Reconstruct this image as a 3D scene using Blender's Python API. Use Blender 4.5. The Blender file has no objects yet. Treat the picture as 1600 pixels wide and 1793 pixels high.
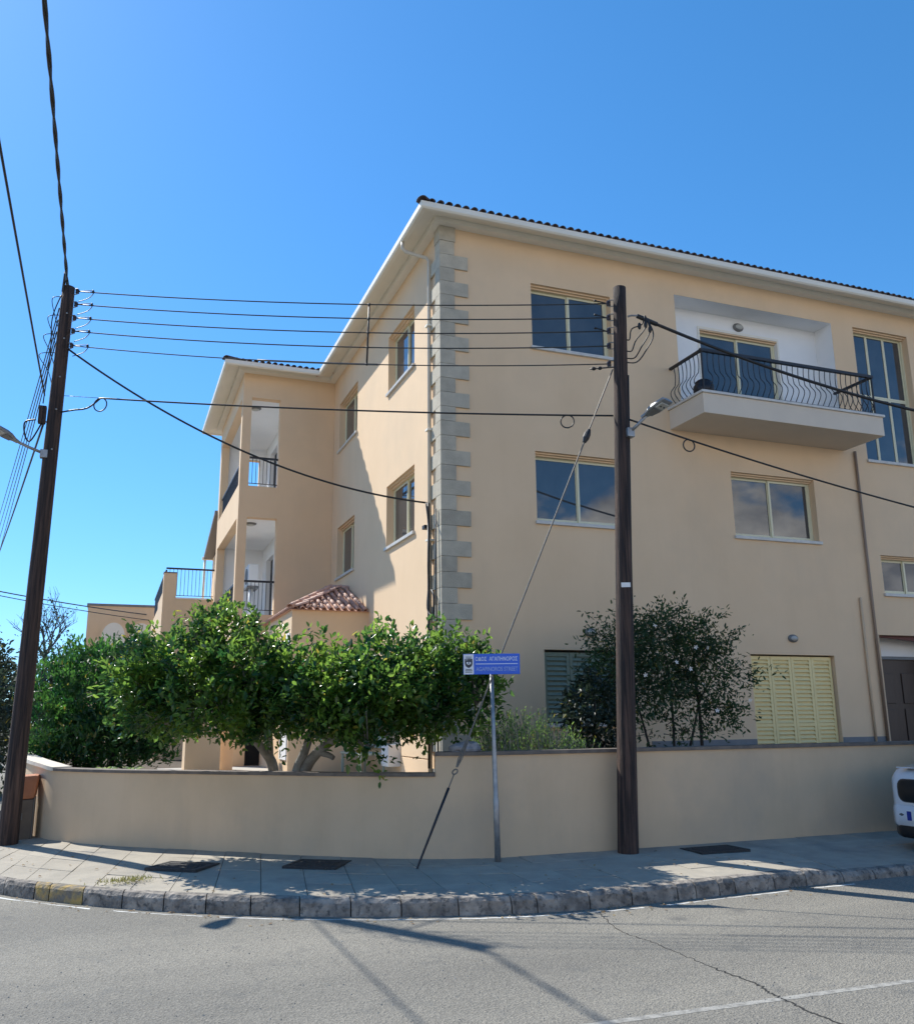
import bpy, bmesh, math, random
import numpy as np
from mathutils import Vector, Matrix, noise as mnoise

random.seed(7)
RNG = np.random.default_rng(11)
SC = bpy.context.scene
COL = SC.collection
R = math.radians

# ------------------------------------------------------------------ camera, sky, sun, exposure
cam_data = bpy.data.cameras.new('camera')
cam = bpy.data.objects.new('camera', cam_data)
COL.objects.link(cam)
cam_data.sensor_fit = 'HORIZONTAL'
cam_data.sensor_width = 36.0
cam_data.lens = 35.05
cam_data.clip_start = 0.05
cam_data.clip_end = 3000
EYE = 1.72
PITCH, ROLL, YAW = R(13.032), R(-0.5677), R(69.005)
fw = Vector((0, math.cos(PITCH), math.sin(PITCH)))
up0 = Vector((0, -math.sin(PITCH), math.cos(PITCH)))
rt0 = Vector((1, 0, 0))
rt = rt0 * math.cos(ROLL) + up0 * math.sin(ROLL)
up = -rt0 * math.sin(ROLL) + up0 * math.cos(ROLL)
M3 = Matrix(((math.sin(YAW), math.cos(YAW), 0), (-math.cos(YAW), math.sin(YAW), 0), (0, 0, 1)))
rt, up, fw = M3 @ rt, M3 @ up, M3 @ fw
mw = Matrix.Identity(4)
for i in range(3):
    mw[i][0], mw[i][1], mw[i][2] = rt[i], up[i], -fw[i]
mw[2][3] = EYE
cam.matrix_world = mw
SC.camera = cam

SUN = Vector((-0.5, 0.866, 1.055)).normalized()
SUN_EL = math.asin(SUN.z)
SUN_AZ = math.atan2(SUN.x, SUN.y)          # clockwise from +Y

world = bpy.data.worlds.new('World')
SC.world = world
world.use_nodes = True
wn, wl = world.node_tree.nodes, world.node_tree.links
wn.clear()
w_out = wn.new('ShaderNodeOutputWorld')
w_bg = wn.new('ShaderNodeBackground')
w_bg.inputs['Strength'].default_value = 0.115
w_sky = wn.new('ShaderNodeTexSky')
w_sky.sky_type = 'NISHITA'
w_sky.sun_disc = False
w_sky.sun_elevation = SUN_EL
w_sky.sun_rotation = SUN_AZ
w_sky.altitude = 50
w_sky.air_density = 1.0
w_sky.dust_density = 0.25
w_sky.ozone_density = 3.0
w_hs = wn.new('ShaderNodeHueSaturation')
w_hs.inputs['Saturation'].default_value = 1.22
w_hs.inputs['Value'].default_value = 1.0
# gentle highlight roll-off of the sky dome, as the phone camera renders it
w_num = wn.new('ShaderNodeVectorMath'); w_num.operation = 'MULTIPLY'; w_num.inputs[1].default_value = (0.95, 1.07, 1.04)
w_den = wn.new('ShaderNodeVectorMath'); w_den.operation = 'MULTIPLY_ADD'
w_den.inputs[1].default_value = (0.13, 0.075, 0.02); w_den.inputs[2].default_value = (1, 1, 1)
w_div = wn.new('ShaderNodeVectorMath'); w_div.operation = 'DIVIDE'
wl.new(w_sky.outputs['Color'], w_num.inputs[0]); wl.new(w_sky.outputs['Color'], w_den.inputs[0])
wl.new(w_num.outputs[0], w_div.inputs[0]); wl.new(w_den.outputs[0], w_div.inputs[1])
wl.new(w_div.outputs[0], w_hs.inputs['Color'])
# a bank of cumulus low in the sky behind the photographer (seen mirrored in the window panes)
def wmath(op, a, b=None, clamp=False):
    m = wn.new('ShaderNodeMath'); m.operation = op; m.use_clamp = clamp
    for i, v in enumerate((a, b)):
        if v is None: continue
        if isinstance(v, (int, float)): m.inputs[i].default_value = v
        else: wl.new(v, m.inputs[i])
    return m.outputs[0]
w_tc = wn.new('ShaderNodeTexCoord')
w_map = wn.new('ShaderNodeMapping'); w_map.inputs['Scale'].default_value = (1.0, 1.0, 1.5)
wl.new(w_tc.outputs['Generated'], w_map.inputs['Vector'])
def wnoise(scale, rough):
    n_ = wn.new('ShaderNodeTexNoise'); n_.inputs['Scale'].default_value = scale
    n_.inputs['Detail'].default_value = 9; n_.inputs['Roughness'].default_value = rough
    wl.new(w_map.outputs['Vector'], n_.inputs['Vector']); return n_.outputs['Fac']
w_sep = wn.new('ShaderNodeSeparateXYZ')
wl.new(w_tc.outputs['Generated'], w_sep.inputs['Vector'])
n1 = wnoise(7.0, 0.58); n2 = wnoise(11.0, 0.6)
val = wmath('SUBTRACT', wmath('MULTIPLY_ADD', wmath('SUBTRACT', n1, 0.5), 0.34), w_sep.outputs['Z'])
val.node.inputs[0].links[0].from_node.inputs[2].default_value = 0.235
side = wmath('MULTIPLY', wmath('MAXIMUM', wmath('ADD', w_sep.outputs['Y'], 0.30), 0.0), 0.6)
fac = wmath('MULTIPLY', wmath('SUBTRACT', val, side), 30.0, True)
w_cc = wn.new('ShaderNodeMix'); w_cc.data_type = 'RGBA'
w_cc.inputs['A'].default_value = (3.6, 3.8, 4.3, 1); w_cc.inputs['B'].default_value = (9.5, 9.3, 9.0, 1)
wl.new(wmath('MULTIPLY', wmath('SUBTRACT', n2, 0.38), 4.0, True), w_cc.inputs['Factor'])
w_mix = wn.new('ShaderNodeMix'); w_mix.data_type = 'RGBA'
wl.new(w_cc.outputs['Result'], w_mix.inputs['B'])
wl.new(fac, w_mix.inputs['Factor'])
wl.new(w_hs.outputs['Color'], w_mix.inputs['A'])
wl.new(w_mix.outputs['Result'], w_bg.inputs['Color'])
wl.new(w_bg.outputs['Background'], w_out.inputs['Surface'])

sun_data = bpy.data.lights.new('sun', 'SUN')
sun_data.energy = 3.6
sun_data.angle = R(0.5)
sun_data.color = (1.0, 0.965, 0.885)
sun = bpy.data.objects.new('sun', sun_data)
COL.objects.link(sun)
sun.location = SUN * 60
sun.rotation_euler = SUN.to_track_quat('Z', 'Y').to_euler()

SC.view_settings.view_transform = 'Standard'
SC.view_settings.look = 'None'
SC.view_settings.gamma = 1.0
SC.view_settings.use_curve_mapping = False
SC.view_settings.exposure = 0.88

# ------------------------------------------------------------------ materials
def mat(name, c1, c2=None, scale=6.0, rough=0.8, bump=0.0, bscale=40.0, metallic=0.0, spec=0.5,
        detail=5, lo=0.35, hi=0.65, objrand=0.0, ior=None, stretch=None, coat=0.0, c3=None, s3=1.0, f3=(0.55, 0.7), streak=0.0):
    m = bpy.data.materials.new(name)
    m.use_nodes = True
    n, l = m.node_tree.nodes, m.node_tree.links
    b = n['Principled BSDF']
    b.inputs['Roughness'].default_value = rough
    b.inputs['Metallic'].default_value = metallic
    b.inputs['Specular IOR Level'].default_value = spec
    b.inputs['Coat Weight'].default_value = coat
    if ior: b.inputs['IOR'].default_value = ior
    c1 = tuple(c1)[:3] + (1,)
    geo = n.new('ShaderNodeNewGeometry')
    pos = geo.outputs['Position']
    if stretch:
        mp = n.new('ShaderNodeMapping'); mp.inputs['Scale'].default_value = stretch
        l.new(pos, mp.inputs['Vector']); pos = mp.outputs['Vector']
    col = None
    if c2 is not None:
        t = n.new('ShaderNodeTexNoise'); t.inputs['Scale'].default_value = scale
        t.inputs['Detail'].default_value = detail; t.inputs['Roughness'].default_value = 0.6
        l.new(pos, t.inputs['Vector'])
        mr = n.new('ShaderNodeMapRange'); mr.inputs['From Min'].default_value = lo; mr.inputs['From Max'].default_value = hi
        l.new(t.outputs['Fac'], mr.inputs['Value'])
        mx = n.new('ShaderNodeMix'); mx.data_type = 'RGBA'
        mx.inputs['A'].default_value = c1; mx.inputs['B'].default_value = tuple(c2) + (1,)
        l.new(mr.outputs['Result'], mx.inputs['Factor'])
        col = mx.outputs['Result']
    if c3 is not None:
        t = n.new('ShaderNodeTexNoise'); t.inputs['Scale'].default_value = s3
        t.inputs['Detail'].default_value = 6; t.inputs['Roughness'].default_value = 0.65
        l.new(pos, t.inputs['Vector'])
        mr = n.new('ShaderNodeMapRange'); mr.inputs['From Min'].default_value = f3[0]; mr.inputs['From Max'].default_value = f3[1]
        l.new(t.outputs['Fac'], mr.inputs['Value'])
        mx = n.new('ShaderNodeMix'); mx.data_type = 'RGBA'
        mx.inputs['A'].default_value = c1; mx.inputs['B'].default_value = tuple(c3) + (1,)
        if col is not None: l.new(col, mx.inputs['A'])
        l.new(mr.outputs['Result'], mx.inputs['Factor'])
        col = mx.outputs['Result']
    if streak:
        mp = n.new('ShaderNodeMapping'); mp.inputs['Scale'].default_value = (2.6, 2.6, 0.35)
        l.new(geo.outputs['Position'], mp.inputs['Vector'])
        t = n.new('ShaderNodeTexNoise'); t.inputs['Scale'].default_value = 1.0; t.inputs['Detail'].default_value = 7; t.inputs['Roughness'].default_value = 0.62
        l.new(mp.outputs['Vector'], t.inputs['Vector'])
        mr = n.new('ShaderNodeMapRange'); mr.inputs['From Min'].default_value = 0.48; mr.inputs['From Max'].default_value = 0.78
        mr.inputs['To Max'].default_value = streak
        l.new(t.outputs['Fac'], mr.inputs['Value'])
        mx = n.new('ShaderNodeMix'); mx.data_type = 'RGBA'; mx.blend_type = 'MULTIPLY'
        mx.inputs['B'].default_value = (0.66, 0.62, 0.58, 1)
        l.new(mr.outputs['Result'], mx.inputs['Factor']); l.new(col, mx.inputs['A'])
        col = mx.outputs['Result']
    if objrand:
        oi = n.new('ShaderNodeObjectInfo')
        hv = n.new('ShaderNodeHueSaturation')
        mr = n.new('ShaderNodeMapRange'); mr.inputs['To Min'].default_value = 1 - objrand; mr.inputs['To Max'].default_value = 1 + objrand
        l.new(oi.outputs['Random'], mr.inputs['Value']); l.new(mr.outputs['Result'], hv.inputs['Value'])
        if col is not None: l.new(col, hv.inputs['Color'])
        else: hv.inputs['Color'].default_value = c1
        col = hv.outputs['Color']
    if col is not None: l.new(col, b.inputs['Base Color'])
    else: b.inputs['Base Color'].default_value = c1
    if bump:
        t = n.new('ShaderNodeTexNoise'); t.inputs['Scale'].default_value = bscale
        t.inputs['Detail'].default_value = 4
        l.new(pos, t.inputs['Vector'])
        bp = n.new('ShaderNodeBump'); bp.inputs['Strength'].default_value = bump; bp.inputs['Distance'].default_value = 0.02
        l.new(t.outputs['Fac'], bp.inputs['Height']); l.new(bp.outputs['Normal'], b.inputs['Normal'])
    return m

def leaf_mat(name, c1, c2, scale=3.0, trans=0.4, rough=0.35, tcol=None):
    m = bpy.data.materials.new(name)
    m.use_nodes = True
    n, l = m.node_tree.nodes, m.node_tree.links
    b = n['Principled BSDF']; out = n['Material Output']
    b.inputs['Roughness'].default_value = rough
    geo = n.new('ShaderNodeNewGeometry')
    t = n.new('ShaderNodeTexNoise'); t.inputs['Scale'].default_value = scale; t.inputs['Detail'].default_value = 3
    l.new(geo.outputs['Position'], t.inputs['Vector'])
    mr = n.new('ShaderNodeMapRange'); mr.inputs['From Min'].default_value = 0.35; mr.inputs['From Max'].default_value = 0.65
    l.new(t.outputs['Fac'], mr.inputs['Value'])
    # each leaf is its own mesh island: vary it
    ad = n.new('ShaderNodeMath'); ad.operation = 'MULTIPLY_ADD'
    ad.inputs[1].default_value = 0.7; ad.inputs[2].default_value = -0.35
    l.new(geo.outputs['Random Per Island'], ad.inputs[0])
    sm = n.new('ShaderNodeMath'); sm.operation = 'ADD'; sm.use_clamp = True
    l.new(mr.outputs['Result'], sm.inputs[0]); l.new(ad.outputs[0], sm.inputs[1])
    mx = n.new('ShaderNodeMix'); mx.data_type = 'RGBA'
    mx.inputs['A'].default_value = tuple(c1) + (1,); mx.inputs['B'].default_value = tuple(c2) + (1,)
    l.new(sm.outputs[0], mx.inputs['Factor'])
    l.new(mx.outputs['Result'], b.inputs['Base Color'])
    yl = n.new('ShaderNodeMath'); yl.operation = 'GREATER_THAN'; yl.inputs[1].default_value = 0.975
    l.new(geo.outputs['Random Per Island'], yl.inputs[0])
    my = n.new('ShaderNodeMix'); my.data_type = 'RGBA'; my.inputs['B'].default_value = (0.16, 0.15, 0.03, 1)
    l.new(yl.outputs[0], my.inputs['Factor']); l.new(mx.outputs['Result'], my.inputs['A']); mx = my
    l.new(mx.outputs['Result'], b.inputs['Base Color'])
    tr = n.new('ShaderNodeBsdfTranslucent')
    hs = n.new('ShaderNodeHueSaturation'); hs.inputs['Value'].default_value = 3.9; hs.inputs['Saturation'].default_value = 1.05
    hs.inputs['Hue'].default_value = 0.485
    l.new(mx.outputs['Result'], hs.inputs['Color']); l.new(hs.outputs['Color'], tr.inputs['Color'])
    ms = n.new('ShaderNodeMixShader'); ms.inputs['Fac'].default_value = trans
    l.new(b.outputs['BSDF'], ms.inputs[1]); l.new(tr.outputs['BSDF'], ms.inputs[2])
    l.new(ms.outputs['Shader'], out.inputs['Surface'])
    return m

MT = {}
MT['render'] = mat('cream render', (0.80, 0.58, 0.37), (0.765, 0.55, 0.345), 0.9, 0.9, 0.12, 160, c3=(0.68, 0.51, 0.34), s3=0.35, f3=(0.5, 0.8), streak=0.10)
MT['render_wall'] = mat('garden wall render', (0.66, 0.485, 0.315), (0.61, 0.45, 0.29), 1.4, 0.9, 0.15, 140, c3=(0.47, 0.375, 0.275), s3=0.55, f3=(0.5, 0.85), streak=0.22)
MT['balcony'] = mat('pale balcony paint', (0.70, 0.60, 0.48), (0.66, 0.565, 0.455), 1.5, 0.85, 0.1, 140)
MT['white'] = mat('white paint', (0.86, 0.85, 0.83), (0.82, 0.815, 0.80), 1.5, 0.8, 0.06, 120)
MT['white_trim'] = mat('off white trim', (0.84, 0.80, 0.70), (0.80, 0.76, 0.66), 2.0, 0.65, 0.04, 90)
MT['quoin'] = mat('grey quoin', (0.50, 0.445, 0.345), (0.41, 0.365, 0.285), 5, 0.9, 0.4, 70, objrand=0.10)
MT['plinth'] = mat('grey plinth', (0.23, 0.235, 0.24), (0.19, 0.195, 0.2), 5, 0.8, 0.15, 100)
MT['frame'] = mat('yellow cream aluminium', (0.72, 0.67, 0.46), None, rough=0.35)
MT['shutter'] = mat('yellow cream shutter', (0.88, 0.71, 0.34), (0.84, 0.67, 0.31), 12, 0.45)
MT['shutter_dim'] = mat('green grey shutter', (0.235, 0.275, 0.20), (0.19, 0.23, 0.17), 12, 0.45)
MT['glass'] = mat('dark window glass', (0.068, 0.070, 0.072), (0.045, 0.047, 0.050), 1.6, rough=0.015, ior=1.8)
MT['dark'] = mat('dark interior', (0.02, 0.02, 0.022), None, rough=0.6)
MT['sill'] = mat('marble sill', (0.62, 0.60, 0.55), (0.52, 0.50, 0.47), 9, 0.4)
MT['iron'] = mat('black iron', (0.012, 0.013, 0.018), None, rough=0.45)
MT['tile_dark'] = mat('shaded eave tile', (0.10, 0.072, 0.07), (0.065, 0.055, 0.058), 14, 0.8, 0.2, 70, objrand=0.2)  # roof tile colour darkened and greyed to paint in the shade at the eaves
MT['tile'] = mat('terracotta tile', (0.62, 0.37, 0.27), (0.44, 0.23, 0.165), 14, 0.6, 0.3, 70, objrand=0.18)
MT['pipe_pale'] = mat('pale pipe', (0.56, 0.50, 0.40), None, rough=0.5)
MT['pipe_beige'] = mat('beige pipe', (0.50, 0.40, 0.29), None, rough=0.5)
MT['pipe_brown'] = mat('brown pipe', (0.27, 0.19, 0.135), None, rough=0.5)
MT['lamp_grey'] = mat('lamp grey', (0.16, 0.16, 0.155), None, rough=0.5)
MT['lamp_glass'] = mat('frosted lamp glass', (0.45, 0.44, 0.40), None, rough=0.3)
MT['wood_door'] = mat('dark wood door', (0.05, 0.032, 0.026), (0.035, 0.022, 0.018), 5, 0.45, stretch=(12, 12, 1))
MT['pole'] = mat('creosoted wood', (0.085, 0.050, 0.037), (0.022, 0.015, 0.014), 2.6, 0.85, 0.9, 16, stretch=(11, 11, 0.45), lo=0.38, hi=0.6, c3=(0.145, 0.085, 0.062), s3=1.6, f3=(0.54, 0.70))
MT['steel'] = mat('galvanised steel', (0.36, 0.36, 0.36), (0.26, 0.265, 0.27), 14, 0.45, metallic=0.7)
MT['lamp_alu'] = mat('lamp aluminium', (0.30, 0.31, 0.32), None, rough=0.4, metallic=0.5)
MT['cable'] = mat('black cable', (0.012, 0.012, 0.013), None, rough=0.5)
MT['wire'] = mat('weathered wire', (0.02, 0.022, 0.022), None, rough=0.5)
MT['wire_grey'] = mat('grey sleeve', (0.09, 0.09, 0.09), None, rough=0.6)
MT['guy'] = mat('guy strand', (0.20, 0.18, 0.15), (0.12, 0.105, 0.09), 60, 0.5, metallic=0.4)
MT['porcelain'] = mat('brown porcelain', (0.05, 0.03, 0.025), None, rough=0.2)
MT['label'] = mat('white tag', (0.75, 0.75, 0.74), None, rough=0.5)
MT['sign_blue'] = mat('sign blue', (0.004, 0.105, 0.62), (0.005, 0.115, 0.66), 4, 0.35)
MT['sign_white'] = mat('sign white', (0.72, 0.74, 0.78), None, rough=0.4)
MT['sign_text'] = mat('sign lettering', (0.62, 0.72, 0.90), None, rough=0.4)
MT['sign_text2'] = mat('sign lettering faded', (0.26, 0.38, 0.74), None, rough=0.4)
MT['sign_dark'] = mat('sign dark print', (0.03, 0.035, 0.05), None, rough=0.5)
MT['sign_grey'] = mat('sign grey print', (0.40, 0.42, 0.45), None, rough=0.5)
MT['slab'] = mat('concrete paving', (0.39, 0.345, 0.275), (0.32, 0.285, 0.23), 3.5, 0.9, 0.3, 60, objrand=0.07, c3=(0.23, 0.215, 0.19), s3=1.3, f3=(0.52, 0.75))
MT['slab_bed'] = mat('paving joint', (0.09, 0.085, 0.075), None, rough=0.95)
MT['kerb'] = mat('worn kerb concrete', (0.36, 0.315, 0.265), (0.14, 0.125, 0.11), 7, 0.95, 0.9, 26, objrand=0.12, c3=(0.08, 0.075, 0.07), s3=18, f3=(0.52, 0.66))
MT['kerb_yellow'] = mat('kerb with worn yellow paint', (0.42, 0.285, 0.10), (0.19, 0.165, 0.13), 7.5, 0.95, 0.9, 26, lo=0.36, hi=0.54)
MT['paint'] = mat('worn road paint', (0.335, 0.32, 0.285), (0.215, 0.205, 0.182), 16, 0.9, 0.3, 70, lo=0.42, hi=0.60)
MT['edge'] = mat('pale edge line', (0.66, 0.65, 0.61), (0.50, 0.49, 0.46), 9, 0.85, lo=0.5, hi=0.7)
MT['crack'] = mat('tar crack', (0.022, 0.021, 0.02), None, rough=0.95)
MT['manhole'] = mat('cast iron cover', (0.026, 0.026, 0.027), (0.042, 0.04, 0.038), 24, 0.75, 0.6, 60)
MT['soil'] = mat('garden soil', (0.10, 0.075, 0.05), (0.06, 0.045, 0.032), 4, 0.95, 0.6, 20)
MT['yard'] = mat('yard paving', (0.42, 0.40, 0.36), (0.35, 0.33, 0.30), 4, 0.8)
MT['coping'] = mat('wall coping', (0.19, 0.155, 0.125), (0.12, 0.10, 0.085), 7, 0.8, 0.25, 60)
MT['coping_light'] = mat('pale coping', (0.66, 0.60, 0.50), (0.58, 0.52, 0.43), 5, 0.85)
MT['bark'] = mat('citrus bark', (0.27, 0.255, 0.225), (0.15, 0.14, 0.12), 9, 0.9, 0.5, 40)
MT['bark_dark'] = mat('dark bark', (0.035, 0.028, 0.024), None, rough=0.9)
MT['bark_grey'] = mat('bare grey bark', (0.11, 0.115, 0.125), None, rough=0.9)
MT['citrus'] = leaf_mat('citrus leaf', (0.011, 0.042, 0.014), (0.085, 0.150, 0.027), 2.4, 0.46, 0.24)
MT['hedge'] = leaf_mat('cypress frond', (0.008, 0.040, 0.012), (0.036, 0.105, 0.021), 3.0, 0.32, 0.5)
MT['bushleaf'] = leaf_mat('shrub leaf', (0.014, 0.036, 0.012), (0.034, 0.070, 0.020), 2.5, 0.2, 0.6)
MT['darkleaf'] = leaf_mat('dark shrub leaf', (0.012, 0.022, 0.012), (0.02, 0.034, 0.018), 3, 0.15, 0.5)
MT['rosemary'] = leaf_mat('rosemary leaf', (0.022, 0.060, 0.018), (0.12, 0.20, 0.055), 2.2, 0.3, 0.7)
MT['conifer'] = leaf_mat('far conifer needles', (0.018, 0.032, 0.022), (0.032, 0.05, 0.032), 1.2, 0.15, 0.7)
MT['brom'] = leaf_mat('strappy leaf', (0.06, 0.12, 0.035), (0.14, 0.20, 0.075), 6, 0.3, 0.3)
MT['litter'] = leaf_mat('dry leaf', (0.16, 0.10, 0.045), (0.30, 0.23, 0.12), 9, 0.15, 0.7)
MT['chip'] = mat('stone chippings', (0.34, 0.32, 0.28), (0.10, 0.095, 0.09), 30, 0.9)
MT['grass'] = leaf_mat('dry grass', (0.10, 0.11, 0.04), (0.18, 0.17, 0.07), 8, 0.3, 0.8)
MT['flower'] = mat('white petals', (0.80, 0.79, 0.76), None, rough=0.6)
MT['rock'] = mat('grey rock', (0.34, 0.33, 0.335), (0.20, 0.195, 0.20), 14, 0.9, 0.9, 22)
MT['terracotta'] = mat('terracotta panel', (0.50, 0.20, 0.095), (0.40, 0.155, 0.075), 4, 0.8, 0.2, 40)
MT['cabinet'] = mat('brown cabinet', (0.17, 0.13, 0.095), (0.13, 0.10, 0.075), 5, 0.7)
MT['grey_roof'] = mat('grey roof sheet', (0.20, 0.20, 0.205), None, rough=0.7)
MT['maroon'] = mat('maroon trim', (0.12, 0.035, 0.03), None, rough=0.6)
MT['car_paint'] = mat('white car paint', (0.70, 0.72, 0.75), None, rough=0.25, coat=1.0)
MT['car_black'] = mat('black car plastic', (0.012, 0.012, 0.013), None, rough=0.4)
MT['car_glass'] = mat('car glass', (0.01, 0.012, 0.014), None, rough=0.02, ior=1.7)
MT['car_lamp'] = mat('headlight lens', (0.10, 0.11, 0.12), None, rough=0.05, ior=1.6)
MT['tyre'] = mat('tyre rubber', (0.018, 0.018, 0.018), None, rough=0.85)
MT['rim'] = mat('alloy rim', (0.45, 0.45, 0.46), None, rough=0.35, metallic=0.9)
MT['plate_blue'] = mat('plate blue', (0.01, 0.03, 0.25), None, rough=0.4)
MT['plate'] = mat('plate white', (0.72, 0.72, 0.70), None, rough=0.4)
MT['ac'] = mat('white air conditioner casing', (0.72, 0.73, 0.73), None, rough=0.5)
MT['bench'] = mat('pale green bench paint', (0.42, 0.47, 0.40), None, rough=0.6)

def asphalt():
    m = bpy.data.materials.new('sun bleached asphalt')
    m.use_nodes = True
    n, l = m.node_tree.nodes, m.node_tree.links
    b = n['Principled BSDF']; b.inputs['Roughness'].default_value = 0.92
    geo = n.new('ShaderNodeNewGeometry')
    def noise(s, d=4, r=0.6):
        t = n.new('ShaderNodeTexNoise'); t.inputs['Scale'].default_value = s; t.inputs['Detail'].default_value = d
        t.inputs['Roughness'].default_value = r
        l.new(geo.outputs['Position'], t.inputs['Vector']); return t.outputs['Fac']
    def rng(src, a, b_):
        r_ = n.new('ShaderNodeMapRange'); r_.inputs['From Min'].default_value = a; r_.inputs['From Max'].default_value = b_
        l.new(src, r_.inputs['Value']); return r_.outputs['Result']
    def mixc(f, A, B):
        x = n.new('ShaderNodeMix'); x.data_type = 'RGBA'
        l.new(f, x.inputs['Factor'])
        for k, v in (('A', A), ('B', B)):
            if isinstance(v, tuple): x.inputs[k].default_value = v + (1,)
            else: l.new(v, x.inputs[k])
        return x.outputs['Result']
    base = mixc(rng(noise(0.5, 5), 0.3, 0.7), (0.225, 0.21, 0.18), (0.188, 0.176, 0.152))
    vor = n.new('ShaderNodeTexVoronoi'); vor.inputs['Scale'].default_value = 75
    l.new(geo.outputs['Position'], vor.inputs['Vector'])
    stone = mixc(rng(vor.outputs['Color'], 0.0, 1.0), (0.72, 0.72, 0.72), (1.28, 1.27, 1.24))
    mu = n.new('ShaderNodeMix'); mu.data_type = 'RGBA'; mu.blend_type = 'MULTIPLY'; mu.inputs['Factor'].default_value = 1
    l.new(base, mu.inputs['A']); l.new(stone, mu.inputs['B'])
    pits = mixc(rng(noise(38, 3, 0.7), 0.60, 0.68), mu.outputs['Result'], (0.085, 0.082, 0.075))
    wear = mixc(rng(noise(3.2, 5, 0.7), 0.56, 0.72), pits, (0.15, 0.145, 0.13))
    mpb = n.new('ShaderNodeMapping'); mpb.inputs['Scale'].default_value = (0.10, 0.9, 1.0); mpb.inputs['Rotation'].default_value = (0, 0, R(4))
    l.new(geo.outputs['Position'], mpb.inputs['Vector'])
    tb_ = n.new('ShaderNodeTexNoise'); tb_.inputs['Scale'].default_value = 1.0; tb_.inputs['Detail'].default_value = 4
    l.new(mpb.outputs['Vector'], tb_.inputs['Vector'])
    pol = n.new('ShaderNodeMix'); pol.data_type = 'RGBA'; pol.blend_type = 'MULTIPLY'; pol.inputs['Factor'].default_value = 1
    l.new(wear, pol.inputs['A']); l.new(mixc(rng(tb_.outputs['Fac'], 0.35, 0.65), (0.86, 0.86, 0.86), (1.10, 1.09, 1.07)), pol.inputs['B'])
    stn = mixc(rng(noise(1.35, 3, 0.5), 0.66, 0.74), pol.outputs['Result'], (0.125, 0.12, 0.108))
    l.new(stn, b.inputs['Base Color'])
    bp = n.new('ShaderNodeBump'); bp.inputs['Strength'].default_value = 0.6; bp.inputs['Distance'].default_value = 0.012
    ad = n.new('ShaderNodeMath'); ad.operation = 'ADD'
    l.new(vor.outputs['Distance'], ad.inputs[0]); l.new(noise(34, 3, 0.65), ad.inputs[1])
    l.new(ad.outputs[0], bp.inputs['Height'])
    l.new(bp.outputs['Normal'], b.inputs['Normal'])
    return m
MT['asphalt'] = asphalt()

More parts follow.
